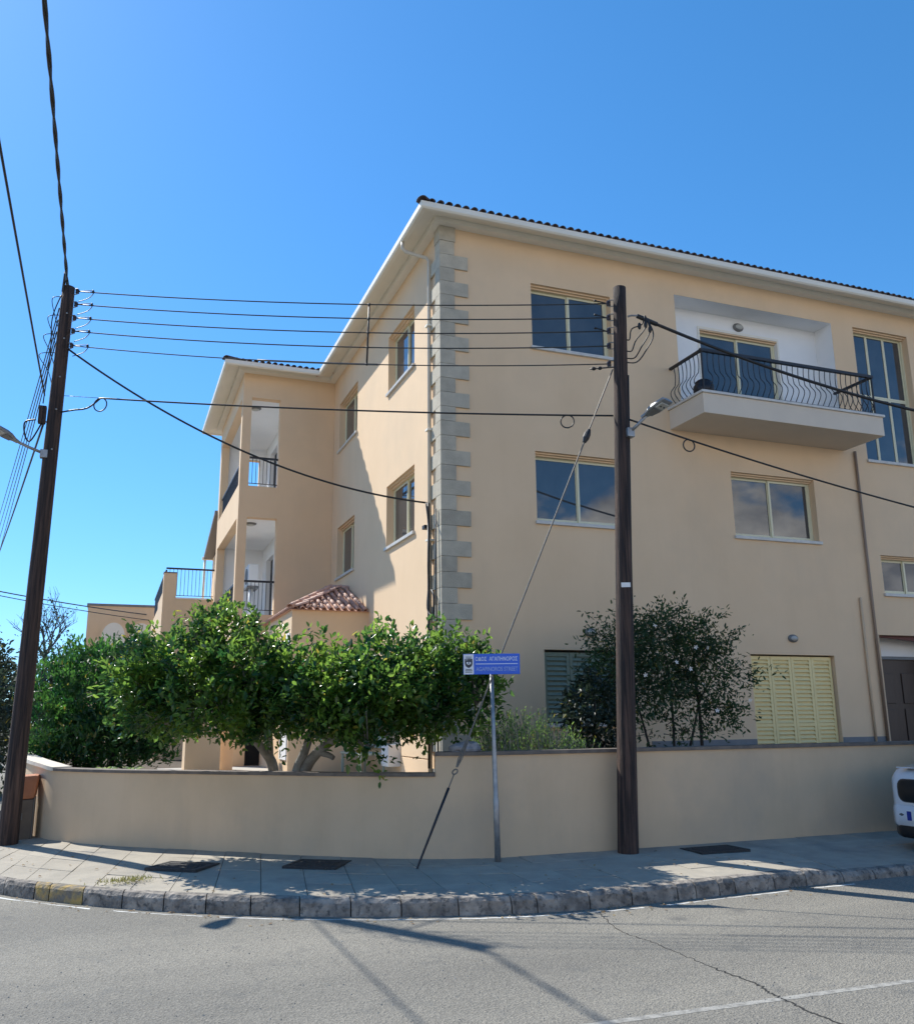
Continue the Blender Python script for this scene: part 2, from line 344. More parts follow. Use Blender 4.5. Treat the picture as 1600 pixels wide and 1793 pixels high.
# ------------------------------------------------------------------ mesh helpers
ORG = {}
class MB:
    """collects boxes, tubes and polygons in world coordinates"""
    def __init__(s): s.v = []; s.f = []
    def poly(s, pts):
        k = len(s.v); s.v += [tuple(p) for p in pts]; s.f.append(tuple(range(k, k + len(pts)))); return s
    def hexa(s, p):      # 8 corners: bottom ring then top ring
        k = len(s.v); s.v += [tuple(q) for q in p]
        for f in ((3, 2, 1, 0), (4, 5, 6, 7), (0, 1, 5, 4), (1, 2, 6, 5), (2, 3, 7, 6), (3, 0, 4, 7)):
            s.f.append(tuple(k + i for i in f))
        return s
    def box(s, x0, x1, y0, y1, z0, z1):
        return s.hexa([(x0, y0, z0), (x1, y0, z0), (x1, y1, z0), (x0, y1, z0), (x0, y0, z1), (x1, y0, z1), (x1, y1, z1), (x0, y1, z1)])
    def tbox(s, T, u0, u1, d0, d1, z0, z1):
        return s.hexa([T(u0, d0, z0), T(u1, d0, z0), T(u1, d1, z0), T(u0, d1, z0), T(u0, d0, z1), T(u1, d0, z1), T(u1, d1, z1), T(u0, d1, z1)])
    def tube(s, pts, r, n=8, cap=True):
        pts = [Vector(p) for p in pts]
        rs = r if isinstance(r, (list, tuple)) else [r] * len(pts)
        k = len(s.v); prev = None
        for i, p in enumerate(pts):
            a = pts[max(i - 1, 0)]; b = pts[min(i + 1, len(pts) - 1)]
            t = (b - a).normalized()
            if prev is None:
                ref = Vector((0, 0, 1)) if abs(t.z) < 0.9 else Vector((1, 0, 0))
                x = t.cross(ref).normalized()
            else:
                x = (prev - t * prev.dot(t)).normalized()
            prev = x; y = t.cross(x)
            for j in range(n):
                a_ = 2 * math.pi * j / n
                s.v.append(tuple(p + (x * math.cos(a_) + y * math.sin(a_)) * rs[i]))
        for i in range(len(pts) - 1):
            for j in range(n):
                s.f.append((k + i * n + j, k + i * n + (j + 1) % n, k + (i + 1) * n + (j + 1) % n, k + (i + 1) * n + j))
        if cap:
            s.f.append(tuple(k + j for j in reversed(range(n))))
            s.f.append(tuple(k + (len(pts) - 1) * n + j for j in range(n)))
        return s
    def ellipsoid(s, c, rx, ry, rz, nu=12, nv=8):
        k = len(s.v)
        for i in range(nv + 1):
            th = math.pi * i / nv
            for j in range(nu):
                ph = 2 * math.pi * j / nu
                s.v.append((c[0] + rx * math.sin(th) * math.cos(ph), c[1] + ry * math.sin(th) * math.sin(ph), c[2] + rz * math.cos(th)))
        for i in range(nv):
            for j in range(nu):
                s.f.append((k + i * nu + j, k + (i + 1) * nu + j, k + (i + 1) * nu + (j + 1) % nu, k + i * nu + (j + 1) % nu))
        return s
    def sweep(s, prof, path, normals, closed=True):
        """profile of (outward offset, z) along a plan polyline, mitred with summed edge normals"""
        k = len(s.v); m = len(prof)
        for (x, y), (nx, ny) in zip(path, normals):
            for d, z in prof: s.v.append((x + nx * d, y + ny * d, z))
        for i in range(len(path) - 1):
            for j in range(m if closed else m - 1):
                s.f.append((k + i * m + j, k + i * m + (j + 1) % m, k + (i + 1) * m + (j + 1) % m, k + (i + 1) * m + j))
        if closed:
            s.f.append(tuple(k + j for j in range(m))); s.f.append(tuple(k + (len(path) - 1) * m + j for j in reversed(range(m))))
        return s
    def mesh(s, name, m, origin=(0, 0, 0), smooth=False, bevel=0.0, recalc=True):
        me = bpy.data.meshes.new(name)
        o = Vector(origin)
        me.from_pydata([tuple(Vector(p) - o) for p in s.v], [], s.f)
        if recalc or bevel:
            bm = bmesh.new(); bm.from_mesh(me)
            bmesh.ops.remove_doubles(bm, verts=bm.verts, dist=1e-5)
            bmesh.ops.recalc_face_normals(bm, faces=bm.faces)
            if bevel:
                ed = [e for e in bm.edges if len(e.link_faces) == 2 and e.calc_face_angle(0) > 0.6]
                bmesh.ops.bevel(bm, geom=ed, offset=bevel, segments=2, affect='EDGES', profile=0.6)
            bm.to_mesh(me); bm.free()
        if m is not None: me.materials.append(m)
        if smooth:
            for p in me.polygons: p.use_smooth = True
        me.update()
        return me
    def build(s, name, m, parent=None, at=None, **k):
        """link as ONE object; at = its own origin in the world (default: the parent's)"""
        po = ORG[parent] if parent else Vector((0, 0, 0))
        a = Vector(at) if at is not None else po
        return link(name, s.mesh(name, m, a, **k), parent, a)

def link(name, me, parent=None, at=(0, 0, 0), rotz=0.0):
    o = bpy.data.objects.new(name, me); COL.objects.link(o)
    at = Vector(at); ORG[o] = at
    if parent: o.parent = parent; o.location = at - ORG[parent]
    else: o.location = at
    o.rotation_euler.z = rotz
    return o

def thing(name, label, cat, at=(0, 0, 0), group=None):
    o = bpy.data.objects.new(name, None); COL.objects.link(o)
    o.empty_display_size = 0.2
    o.location = at; ORG[o] = Vector(at)
    return tag(o, label, cat, group)
def tag(o, label, cat, group=None):
    o['label'] = label; o['category'] = cat
    if group: o['group'] = group
    return o
def struct(o): o['kind'] = 'structure'; return o
def stuff(o): o['kind'] = 'stuff'; return o

def wall_sheet(mb, T, u0, u1, z0, z1, holes):
    """rectangular wall surface with real openings; hole = (u0,u1,z0,z1,depth); reveals go inward"""
    us = sorted({u0, u1, *[h[0] for h in holes], *[h[1] for h in holes]})
    zs = sorted({z0, z1, *[h[2] for h in holes], *[h[3] for h in holes]})
    for a, b in zip(us, us[1:]):
        for c, d in zip(zs, zs[1:]):
            mu, mz = (a + b) / 2, (c + d) / 2
            if any(h[0] < mu < h[1] and h[2] < mz < h[3] for h in holes): continue
            mb.poly([T(a, 0, c), T(b, 0, c), T(b, 0, d), T(a, 0, d)])
    for a, b, c, d, dp in holes:
        mb.poly([T(a, 0, c), T(b, 0, c), T(b, -dp, c), T(a, -dp, c)])
        mb.poly([T(a, 0, d), T(b, 0, d), T(b, -dp, d), T(a, -dp, d)])
        mb.poly([T(a, 0, c), T(a, 0, d), T(a, -dp, d), T(a, -dp, c)])
        mb.poly([T(b, 0, c), T(b, 0, d), T(b, -dp, d), T(b, -dp, c)])

def catmull(pts, n=8):
    P = [Vector(p) for p in pts]; out = []
    for i in range(len(P) - 1):
        a, b, c, d = P[max(i - 1, 0)], P[i], P[i + 1], P[min(i + 2, len(P) - 1)]
        for k in range(n):
            t = k / n
            out.append(0.5 * ((2 * b) + (c - a) * t + (2 * a - 5 * b + 4 * c - d) * t * t + (3 * b - a - 3 * c + d) * t ** 3))
    out.append(P[-1]); return out

# ------------------------------------------------------------------ ground, road, kerb, pavement
X0, Y0 = 4.52, 12.4                      # corner of the house: front plane Y0, side plane X0
road = MB().poly([(-300, -300, 0), (300, -300, 0), (300, 300, 0), (-300, 300, 0)]).build('road', MT['asphalt'])
struct(road)

KP = [(-3.6, 18.5), (-2.35, 14.2), (-1.45, 11.75), (-0.91, 10.78), (-0.34, 10.10), (0.39, 9.40), (1.33, 8.73), (2.13, 8.31), (3.04, 7.96),
      (3.95, 7.76), (4.95, 7.74), (6.22, 7.82), (7.0, 7.86), (9.0, 7.88), (11.5, 7.88), (15.0, 7.88)]
WP = [(-1.62, 18.5), (-1.12, 15.2), (-0.82, 14.05), (-0.55, 13.42), (0.1, 12.62), (0.9, 11.90), (1.70, 11.18), (2.5, 10.50), (3.2, 10.0),
      (3.95, 9.68), (4.95, 9.62), (6.22, 9.62), (7.0, 9.62), (9.0, 9.62), (11.5, 9.62), (15.0, 9.62)]
NS = 10
KC = catmull([(x, y, 0) for x, y in KP], NS)
WC = catmull([(x, y, 0) for x, y in WP], NS)
KL = [0.0]
for a, b in zip(KC, KC[1:]): KL.append(KL[-1] + (b - a).length)
def at_len(s, C):
    s = min(max(s, 0), KL[-1] - 1e-6)
    i = int(np.searchsorted(KL, s, side='right')) - 1
    t = (s - KL[i]) / (KL[i + 1] - KL[i])
    return C[i].lerp(C[i + 1], t)
def kerb_z(x): return 0.15 if x < 6.9 else (0.15 - 0.05 * min(1, (x - 6.9) / 0.5))
def k_in(s, d):          # point offset from kerb foot towards the wall
    p, q = at_len(s, KC), at_len(s, WC)
    return p + (q - p).normalized() * d
KERB_W = 0.15
def pav(s, v):           # v 0 = kerb back, 1 = wall foot
    a, b = k_in(s, KERB_W + 0.005), at_len(s, WC)
    p = a.lerp(b, v); za = kerb_z(p.x) - 0.004; zb = 0.2
    return Vector((p.x, p.y, za + (zb - za) * v))

pavement = bpy.data.objects.new('pavement', None); COL.objects.link(pavement); ORG[pavement] = Vector((0, 0, 0)); struct(pavement)
bed = MB()
ns = 90
ss = [KL[-1] * i / ns for i in range(ns + 1)]
for a, b in zip(ss, ss[1:]):
    dn = Vector((0, 0, 0.016))
    bed.poly([pav(a, 0) - dn, pav(b, 0) - dn, pav(b, 1) - dn, pav(a, 1) - dn])
struct(bed.build('pavement_bed', MT['slab_bed'], pavement))
s = 3.0; vs = [0.0, 0.26, 0.52, 0.77, 1.0]
while s < KL[-1] - 0.5:
    ln = random.uniform(0.43, 0.49)
    if at_len(s, KC).x > 5.6: ln = random.uniform(0.78, 0.86)
    for v0, v1 in zip(vs, vs[1:]):
        g = 0.0032
        jz = [random.uniform(-0.004, 0.004) for _ in range(4)]
        dv = g / 1.7
        top = [pav(s + g, v0 + dv), pav(s + ln - g, v0 + dv), pav(s + ln - g, v1 - dv), pav(s + g, v1 - dv)]
        top = [p + Vector((0, 0, z)) for p, z in zip(top, jz)]
        bot = [p - Vector((0, 0, 0.05)) for p in top]
        c = sum(top, Vector()) / 4
        MB().hexa(bot + top).build('paving_slab', MT['slab'], pavement, at=c, bevel=0.004)
    s += ln
    if at_len(s, KC).x > 12.5: break

kerb = bpy.data.objects.new('kerb', None); COL.objects.link(kerb); ORG[kerb] = Vector((0, 0, 0)); struct(kerb)
s = 2.2
def kerb_stone(s0, s1):
    mb = MB(); g = 0.006; n = 5
    prof = []
    k = 0
    rows = []
    for i in range(n + 1):
        t = s0 + g + (s1 - s0 - 2 * g) * i / n
        p = at_len(t, KC); q = at_len(t, WC); d = (q - p).normalized()
        h = kerb_z(p.x)
        end = 0.010 if i in (0, n) else 0.0
        rr = random.uniform
        pr = [(0.0 + end * .4, -0.02), (0.004 + rr(0, .008) + end * .4, h * 0.45), (0.010 + rr(0, .008) + end, h - 0.032 - rr(0, .014)),
              (0.036 + rr(0, .012) + end, h - 0.004 - rr(0, .006) - end * .5), (0.085, h - rr(0, .003) - end * .4), (KERB_W, h - end * .3), (KERB_W, -0.02)]
        rows.append([p + d * a + Vector((0, 0, z)) for a, z in pr])
    m = len(rows[0])
    for r_ in rows: mb.v += [tuple(p) for p in r_]
    for i in range(n):
        for j in range(m):
            mb.f.append((i * m + j, i * m + (j + 1) % m, (i + 1) * m + (j + 1) % m, (i + 1) * m + j))
    mb.f.append(tuple(range(m))); mb.f.append(tuple(n * m + j for j in reversed(range(m))))
    return mb
while s < KL[-1] - 0.6:
    c = at_len(s + 0.25, KC)
    ln = random.uniform(0.42, 0.52)
    if random.random() < 0.18: ln = random.uniform(0.2, 0.32)
    yel = -0.45 < c.x < 0.02
    o = kerb_stone(s, s + ln).build('kerb_stone', MT['kerb_yellow'] if yel else MT['kerb'], kerb, at=c)
    if yel: o['label'] = 'kerb stone with worn yellow paint'
    s += ln
    if at_len(s, KC).x > 12.5: break
# pale worn edge line at the kerb foot
el = MB(); prevp = None
i = 0; s = 3.4
while s < 17.5:
    p = at_len(s, KC); q = at_len(s, WC); d = (q - p).normalized()
    w = 0.012 + 0.03 * max(0.0, mnoise.noise(Vector((s * 1.3, 2.0, 0))) + 0.2) + 0.016 * mnoise.noise(Vector((s * 9, 1.0, 0)))
    if p.x < 0.0: w += 0.06 * max(0.0, mnoise.noise(Vector((s * 2.1, 7.0, 0))) + 0.1)
    jq = 0.008 * mnoise.noise(Vector((s * 6, 3.0, 0)))
    a, b = p - d * (0.112 + w + jq), p - d * (0.108 + jq * .5)
    cur = (Vector((a.x, a.y, 0.0015)), Vector((b.x, b.y, 0.0015)))
    if prevp and w > 0.006 and mnoise.noise(Vector((s * 1.7, 5.0, 3.0))) > -0.42: el.poly([prevp[0], cur[0], cur[1], prevp[1]])
    prevp = cur; s += 0.035
struct(el.build('edge_line', MT['edge']))
# worn diagonal road line, towards the lower right
ml = MB(); prevp = None
for i in range(61):
    t = i / 60; x = 2.55 + 3.6 * t; y = 4.985 - 0.085 * t
    w0, w1 = 0.032 + 0.012 * mnoise.noise(Vector((i * .7, 1, 0))), 0.032 + 0.012 * mnoise.noise(Vector((i * .8, 5, 0)))
    cur = (Vector((x, y - w0, 0.0013)), Vector((x, y + w1, 0.0013)))
    if prevp: ml.poly([prevp[0], cur[0], cur[1], prevp[1]])
    prevp = cur
struct(ml.build('road_line', MT['paint']))
# crack wandering across the asphalt
ck = MB(); CP = [(4.23, 7.56), (4.05, 6.92), (4.08, 6.49), (4.07, 6.03), (4.07, 5.62), (4.09, 5.29), (4.04, 5.09), (4.03, 4.92), (4.0, 4.66), (4.02, 4.46), (4.0, 3.6)]
cc = catmull([(x, y, 0.002) for x, y in CP], 14); prevp = None
for i, p in enumerate(cc):
    j = 0.03 * mnoise.noise(Vector((i * 0.55, 0, 0))) + 0.022 * mnoise.noise(Vector((i * 1.9, 4, 0)))
    w = 0.003 + 0.005 * abs(mnoise.noise(Vector((i * 0.8, 9, 0)))) + (0.004 if p.y < 5.7 else 0)
    cur = (Vector((p.x + j - w, p.y, 0.0022)), Vector((p.x + j + w, p.y, 0.0022)))
    if prevp: ck.poly([prevp[0], cur[0], cur[1], prevp[1]])
    prevp = cur
struct(ck.build('road_crack', MT['crack']))

# garden ground behind the walls
gp = [(p.x + 0.02, p.y + 0.1) for p in WC[::5] if p.y > 9.5 or p.x > 3]
gpoly = [(x, y, 0.74) for x, y in gp] + [(24, 9.72, 0.74), (24, 34, 0.74), (-3.2, 34, 0.74)]
struct(MB().poly(gpoly).build('garden_soil', MT['soil']))
struct(MB().box(1.0, 4.5, 13.6, 19.88, 0.70, 0.765).build('yard_paving', MT['yard']))

# ------------------------------------------------------------------ garden wall
def normals2d(path, left=True):
    out = []
    for i in range(len(path)):
        a = path[max(i - 1, 0)]; b = path[min(i + 1, len(path) - 1)]
        d = Vector((b[0] - a[0], b[1] - a[1])).normalized()
        out.append((-d.y, d.x) if left else (d.y, -d.x))
    return out
gw = thing('garden_wall', 'long low beige rendered wall curving round the corner plot', 'garden wall', (3.5, 9.8, 0.2))
pl = [(p.x, p.y) for p in WC]
stepi = min(range(len(pl)), key=lambda i: abs(pl[i][0] - 3.50) + abs(pl[i][1] - 9.86))
def wall_run(path, ztop, zb=0.05):
    # path order runs left to right; the inner side is to its left
    nn = normals2d(path)
    mb = MB(); m = 4; k = 0
    for (x, y), (nx, ny), zt in zip(path, nn, ztop):
        mb.v += [(x, y, zb), (x, y, zt), (x + nx * 0.2, y + ny * 0.2, zt), (x + nx * 0.2, y + ny * 0.2, zb)]
    for i in range(len(path) - 1):
        for j in range(4): mb.f.append((i * 4 + j, i * 4 + (j + 1) % 4, (i + 1) * 4 + (j + 1) % 4, (i + 1) * 4 + j))
    mb.f.append((0, 1, 2, 3)); e = (len(path) - 1) * 4; mb.f.append((e + 3, e + 2, e + 1, e))
    return mb
corner_i = min(range(len(pl)), key=lambda i: abs(pl[i][0] + 0.62) + abs(pl[i][1] - 13.52))
pa, pb, pc = pl[:corner_i + 1], pl[corner_i:stepi + 1], pl[stepi:]
za = [1.075 + 0.32 * max(0, (len(pa) - 1 - i) / (len(pa) - 1)) * 0.35 for i in range(len(pa))]
zb_ = [1.075] * len(pb); zc = [1.30] * len(pc)
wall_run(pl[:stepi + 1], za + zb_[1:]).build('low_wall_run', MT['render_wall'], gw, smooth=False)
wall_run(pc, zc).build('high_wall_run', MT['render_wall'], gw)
def coping(path, zt, t=0.036, over=0.025):
    nn = normals2d(path); mb = MB()
    for (x, y), (nx, ny), z in zip(path, nn, zt):
        for d, zz in ((-over, z), (-over, z + t), (0.2 + over, z + t), (0.2 + over, z)): mb.v.append((x + nx * d, y + ny * d, zz))
    for i in range(len(path) - 1):
        for j in range(4): mb.f.append((i * 4 + j, i * 4 + (j + 1) % 4, (i + 1) * 4 + (j + 1) % 4, (i + 1) * 4 + j))
    mb.f.append((0, 1, 2, 3)); e = (len(path) - 1) * 4; mb.f.append((e + 3, e + 2, e + 1, e))
    return mb
o = coping(pa, [z + 0.001 for z in za], 0.05, 0.03).build('coping', MT['coping_light'], gw); o['label'] = 'pale rendered coping of the far left stretch'
coping(pb, [z + 0.002 for z in zb_]).build('coping', MT['coping'], gw)
coping(pc, [z + 0.002 for z in zc], 0.040, 0.03).build('coping', MT['coping'], gw)
# ------------------------------------------------------------------ the house
house = thing('apartment_house', 'large cream three storey house with grey corner quoins and balcony', 'house', (X0, Y0, 0.74))
FT = lambda u, d, z: (u, Y0 - d, z)          # front plane, d outward
LT = lambda u, d, z: (X0 - d, u, z)          # side plane
WYF, WX = 19.9, 2.38                          # wing front and wing side
WT = lambda u, d, z: (u, WYF - d, z)
VT = lambda u, d, z: (WX - d, u, z)
BT = lambda u, d, z: (u, Y0 + 0.45 - d, z)   # back of the balcony recess
ZT = 9.66
RD = 0.17
front_holes = [(6.13, 7.66, 7.72, 8.87, RD), (6.12, 7.78, 4.75, 5.91, RD), (9.93, 11.77, 4.75, 5.91, RD), (13.17, 14.55, 3.87, 4.59, RD),
               (13.14, 14.55, 6.43, 9.16, RD), (6.17, 7.55, 1.62, 2.73, 0.13), (10.03, 11.83, 0.95, 2.72, 0.13), (12.88, 14.6, 0.95, 3.11, 0.5),
               (9.0, 12.6, 6.94, 9.15, 0.45)]
mb = MB(); wall_sheet(mb, FT, X0, 24.0, 0.5, ZT, front_holes)
mb.poly([(24, Y0, 0.5), (24, 25, 0.5), (24, 25, ZT), (24, Y0, ZT)])
mb.poly([(X0, 25, 0.5), (24, 25, 0.5), (24, 25, ZT), (X0, 25, ZT)])
mb.build('front_wall', MT['render'], house, recalc=False)
left_holes = [(13.77, 15.36, 7.72, 8.87, RD), (13.76, 15.41, 4.75, 5.91, RD), (17.68, 19.33, 7.72, 8.87, RD), (17.79, 19.32, 4.76, 5.91, RD)]
mb = MB(); wall_sheet(mb, LT, Y0, 25.0, 0.5, ZT, left_holes)
mb.build('side_wall', MT['render'], house, recalc=False)
# wing with two stacked open balconies
wing_holes = [(2.58, 3.24, 6.90, 9.02, 0.2), (2.58, 3.25, 3.98, 6.17, 0.2), (2.75, 4.15, 0.76, 2.75, 0.5)]
mb = MB(); wall_sheet(mb, WT, WX, X0 - 0.002, 0.5, ZT, wing_holes)
mb.build('wing_front_wall', MT['render'], house, recalc=False)
side_holes = [(20.12, 24.1, 6.95, 9.02, 0.2), (20.12, 24.1, 4.1, 6.17, 0.2)]
mb = MB(); wall_sheet(mb, VT, WYF, 24.4, 0.5, ZT, side_holes)
mb.build('wing_side_wall', MT['render'], house, recalc=False)
KT = lambda u, d, z: (u, 24.4 + d, z)
mb = MB(); wall_sheet(mb, KT, WX, X0, 0.5, ZT, [(3.12, 3.42, 7.3, 8.75, 0.2)])
mb.build('wing_rear_wall', MT['render'], house, recalc=False)
mb = MB()
for zf, zt in ((6.78, 9.06), (3.86, 6.21)):
    mb.poly([(WX + .2, 20.1, zf + .1), (3.6, 20.1, zf + .1), (3.6, 24.2, zf + .1), (WX + .2, 24.2, zf + .1)])
    mb.poly([(WX + .2, 20.1, zt), (3.6, 20.1, zt), (3.6, 24.2, zt), (WX + .2, 24.2, zt)])
    T = lambda u, d, z: (3.6 - d, u, z)
    wall_sheet(mb, T, 20.1, 24.2, zf + .1, zt, [(22.4, 23.5, zf + .1, zf + 1.95, 0.2)])
    T2 = lambda u, d, z: (u, 24.2 - d, z)
    wall_sheet(mb, T2, WX + .2, 3.6, zf + .1, zt, [(3.12, 3.42, 7.3, 8.75, 0.01)] if zf > 5 else [])
    T3 = lambda u, d, z: (u, 20.1 + d, z)
    wall_sheet(mb, T3, 3.25, 3.6, zf + .1, zt, [])
mb.build('wing_balcony_lining', MT['white'], house, recalc=False)
for zf in (6.88, 3.96):
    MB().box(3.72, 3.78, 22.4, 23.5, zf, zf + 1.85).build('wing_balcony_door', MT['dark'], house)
MB().box(2.76, 4.14, 20.3, 20.38, 0.76, 2.74).build('porch_shade_sheet', MT['dark'], house)  # dark sheet painting in the shade of the open porch interior
# banded plinth cladding on the sunny side wall next to the corner
for z0, z1 in ((0.78, 1.11), (1.125, 1.44), (1.455, 1.60)):
    MB().box(X0 - 0.03, X0, 13.0, 14.35, z0, z1).build('plinth_band', MT['render'], house, bevel=0.006)
MB().box(8.0, 10.02, Y0 - 0.012, Y0, 0.7, 1.33).build('plinth', MT['plinth'], house)
MB().box(11.84, 12.87, Y0 - 0.012, Y0, 0.7, 1.33).build('plinth', MT['plinth'], house)

# quoins: L shaped blocks, long and short in turn
def quoin_mesh(lf, ll, h, p=0.032, t=0.06):
    mb = MB()
    pts = [(-p, -p), (lf, -p), (lf, 0.0), (0.0, 0.0), (0.0, ll), (-p, ll)]
    k = len(pts)
    mb.v = [(x, y, 0) for x, y in pts] + [(x, y, h) for x, y in pts]
    mb.f = [tuple(reversed(range(k))), tuple(range(k, 2 * k))] + [(i, (i + 1) % k, k + (i + 1) % k, k + i) for i in range(k)]
    return mb.mesh('quoin_stone', MT['quoin'], (0, 0, 0), bevel=0.005)
QH = 0.2385
qm = [quoin_mesh(0.46, 0.52, QH - 0.004), quoin_mesh(0.225, 0.2, QH - 0.004)]
z = 0.76; i = 0
while z + QH < 9.56:
    link('quoin_stone', qm[i % 2], house, (X0, Y0, z)); z += QH; i += 1
MB().box(X0 - 0.04, X0 + 0.24, Y0 - 0.04, Y0 + 0.22, z, 9.60).build('quoin_cap', MT['quoin'], house, bevel=0.004)

# eaves: cornice, soffit, gutter all round the visible sides
EP = [(24.0, Y0), (X0, Y0), (X0, WYF), (WX, WYF), (WX, 24.4), (X0, 24.4)]
EN = [(0, -1), (-1, -1), (-1, -1), (-1, -1), (-1, 1), (0, 1)]
MB().sweep([(0.0, 9.60), (0.13, 9.615), (0.135, 9.70), (0.10, 9.74), (0.0, 9.74)], EP, EN).build('cornice', MT['white_trim'], house)
MB().sweep([(0.10, 9.715), (0.39, 9.60), (0.39, 9.625), (0.10, 9.74)], EP, EN).build('soffit', MT['white_trim'], house)
MB().sweep([(0.395, 9.585), (0.47, 9.575), (0.495, 9.60), (0.50, 9.685), (0.485, 9.685), (0.475, 9.62), (0.41, 9.61), (0.405, 9.66), (0.395, 9.66)], EP, EN).build('gutter', MT['white_trim'], house)
# roof surfaces
def corrug(mb, x0, x1, y0, ztop, run, slope, pitch=0.145, amp=0.02, flip=False):
    n = int((x1 - x0) / (pitch / 2))
    for i in range(n):
        xa, xb = x0 + (x1 - x0) * i / n, x0 + (x1 - x0) * (i + 1) / n
        za, zb = amp * (i % 2), amp * ((i + 1) % 2)
        ra, rb = min(run, xa - x0), min(run, xb - x0)
        mb.poly([(xa, y0, ztop + za), (xb, y0, ztop + zb), (xb, y0 + rb, ztop + zb + rb * slope), (xa, y0 + ra, ztop + za + ra * slope)])
rf = MB()
corrug(rf, 4.03, 24.0, 11.92, 9.665, 6.6, 0.3)
rf.poly([(4.03, 11.92, 9.665), (10.63, 18.52, 11.645), (4.03, 25.12, 9.665)])
rf.poly([(4.03, 25.12, 9.665), (10.63, 18.52, 11.645), (24, 18.52, 11.645), (24, 25.12, 9.665)])
corrug(rf, 1.88, 4.4, 19.42, 9.665, 2.6, 0.3)
rf.poly([(1.88, 19.42, 9.665), (4.4, 21.94, 10.42), (4.4, 22.4, 10.42), (1.88, 24.92, 9.665)])
rf.poly([(1.88, 24.92, 9.665), (4.4, 22.4, 10.42), (6.0, 22.4, 10.42), (6.0, 24.92, 9.665)])
rf.build('roof', MT['tile'], house, recalc=False)
def half_tile(r, L, slope, t=0.012, n=7):
    mb = MB()
    for y, zz in ((0, 0), (L, L * slope)):
        for rr in (r, r - t):
            for i in range(n + 1):
                a = math.pi * i / n
                mb.v.append((rr * math.cos(a) * (1 if y == 0 else 0.85), y, zz + rr * math.sin(a) * 0.95))
    m = n + 1
    for i in range(n):
        mb.f.append((i, i + 1, 2 * m + i + 1, 2 * m + i)); mb.f.append((m + i, m + i + 1, 3 * m + i + 1, 3 * m + i))
        mb.f.append((i, i + 1, m + i + 1, m + i))
    return mb
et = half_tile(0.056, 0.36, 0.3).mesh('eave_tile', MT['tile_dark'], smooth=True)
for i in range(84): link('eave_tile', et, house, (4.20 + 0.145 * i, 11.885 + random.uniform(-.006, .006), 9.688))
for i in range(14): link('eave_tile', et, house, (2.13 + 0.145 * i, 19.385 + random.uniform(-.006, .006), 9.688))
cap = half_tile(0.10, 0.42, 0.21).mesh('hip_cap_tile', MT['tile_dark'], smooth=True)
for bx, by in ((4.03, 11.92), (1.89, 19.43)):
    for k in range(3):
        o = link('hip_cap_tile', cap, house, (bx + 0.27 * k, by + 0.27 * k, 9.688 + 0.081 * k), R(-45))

# windows
def window(T, u0, u1, z0, z1, cols=2, rows=1, depth=RD, frame=0.045, sill=True, sill_mat=None, zsplit=None, sliding=True, fm=None):
    fm = fm or MT['frame']
    c = Vector(T((u0 + u1) / 2, 0, (z0 + z1) / 2))
    mb = MB(); e = 0.003
    d0, d1 = -depth - 0.03, -depth + 0.035
    mb.tbox(T, u0 + e, u1 - e, d0, d1, z1 - frame, z1 - e)
    mb.tbox(T, u0 + e, u1 - e, d0, d1, z0 + e, z0 + frame * 0.8)
    mb.tbox(T, u0 + e, u0 + frame * 0.8, d0, d1, z0 + frame * .8, z1 - frame)
    mb.tbox(T, u1 - frame * 0.8, u1 - e, d0, d1, z0 + frame * .8, z1 - frame)
    w = mb.build('window', fm, house, at=c)
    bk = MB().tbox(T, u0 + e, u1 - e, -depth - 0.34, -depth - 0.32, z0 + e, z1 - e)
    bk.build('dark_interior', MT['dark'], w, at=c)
    ia, ib, ic, id_ = u0 + frame * .8, u1 - frame * .8, z0 + frame * .8, z1 - frame
    zs = [ic] + ([zsplit] if zsplit else []) + [id_]
    us = [ia + (ib - ia) * k / cols for k in range(cols + 1)]
    for r_ in range(len(zs) - 1):
        for k in range(cols):
            off = (0.0 if k % 2 == 0 else 0.022) if sliding else 0.0
            fr = 0.05 if sliding else 0.032
            a, b, c0, c1 = us[k] + (0 if k == 0 else -0.012), us[k + 1] + (0 if k == cols - 1 else 0.012), zs[r_], zs[r_ + 1]
            if not sliding: a, b, c0, c1 = us[k] + .002, us[k + 1] - .002, zs[r_] + .002, zs[r_ + 1] - .002
            s0, s1 = -depth - 0.022 + off, -depth + 0.004 + off
            m2 = MB()
            m2.tbox(T, a, b, s0, s1, c1 - fr, c1); m2.tbox(T, a, b, s0, s1, c0, c0 + fr)
            m2.tbox(T, a, a + fr * .8, s0, s1, c0 + fr, c1 - fr); m2.tbox(T, b - fr * .8, b, s0, s1, c0 + fr, c1 - fr)
            m2.build('sash', fm, w, at=c)
            MB().tbox(T, a + fr * .8 - .004, b - fr * .8 + .004, -depth - 0.014 + off, -depth - 0.008 + off, c0 + fr - .004, c1 - fr + .004).build('pane', MT['glass'], w, at=c)
    # lintel grooves / roller box under the lintel
    m3 = MB().tbox(T, u0 + e, u1 - e, -depth + 0.036, -depth + 0.075, z1 - 0.055, z1 - e)
    m3.tbox(T, u0 + e, u1 - e, -depth + 0.076, -depth + 0.12, z1 - 0.028, z1 - e)
    m3.build('shutter_box', MT['render'], w, at=c)
    if sill:
        MB().tbox(T, u0 - 0.03, u1 + 0.03, -depth + 0.036, 0.045, z0 - 0.05, z0 + 0.004).build('sill', MT['sill'], w, at=c, bevel=0.004)
    return w
window(FT, 6.13, 7.66, 7.72, 8.87)
window(FT, 6.12, 7.78, 4.75, 5.91)
window(FT, 9.93, 11.77, 4.75, 5.91)
window(FT, 13.17, 14.55, 3.87, 4.59)
window(FT, 13.14, 14.55, 6.43, 9.16, cols=3, zsplit=7.80, sliding=False, frame=0.05)
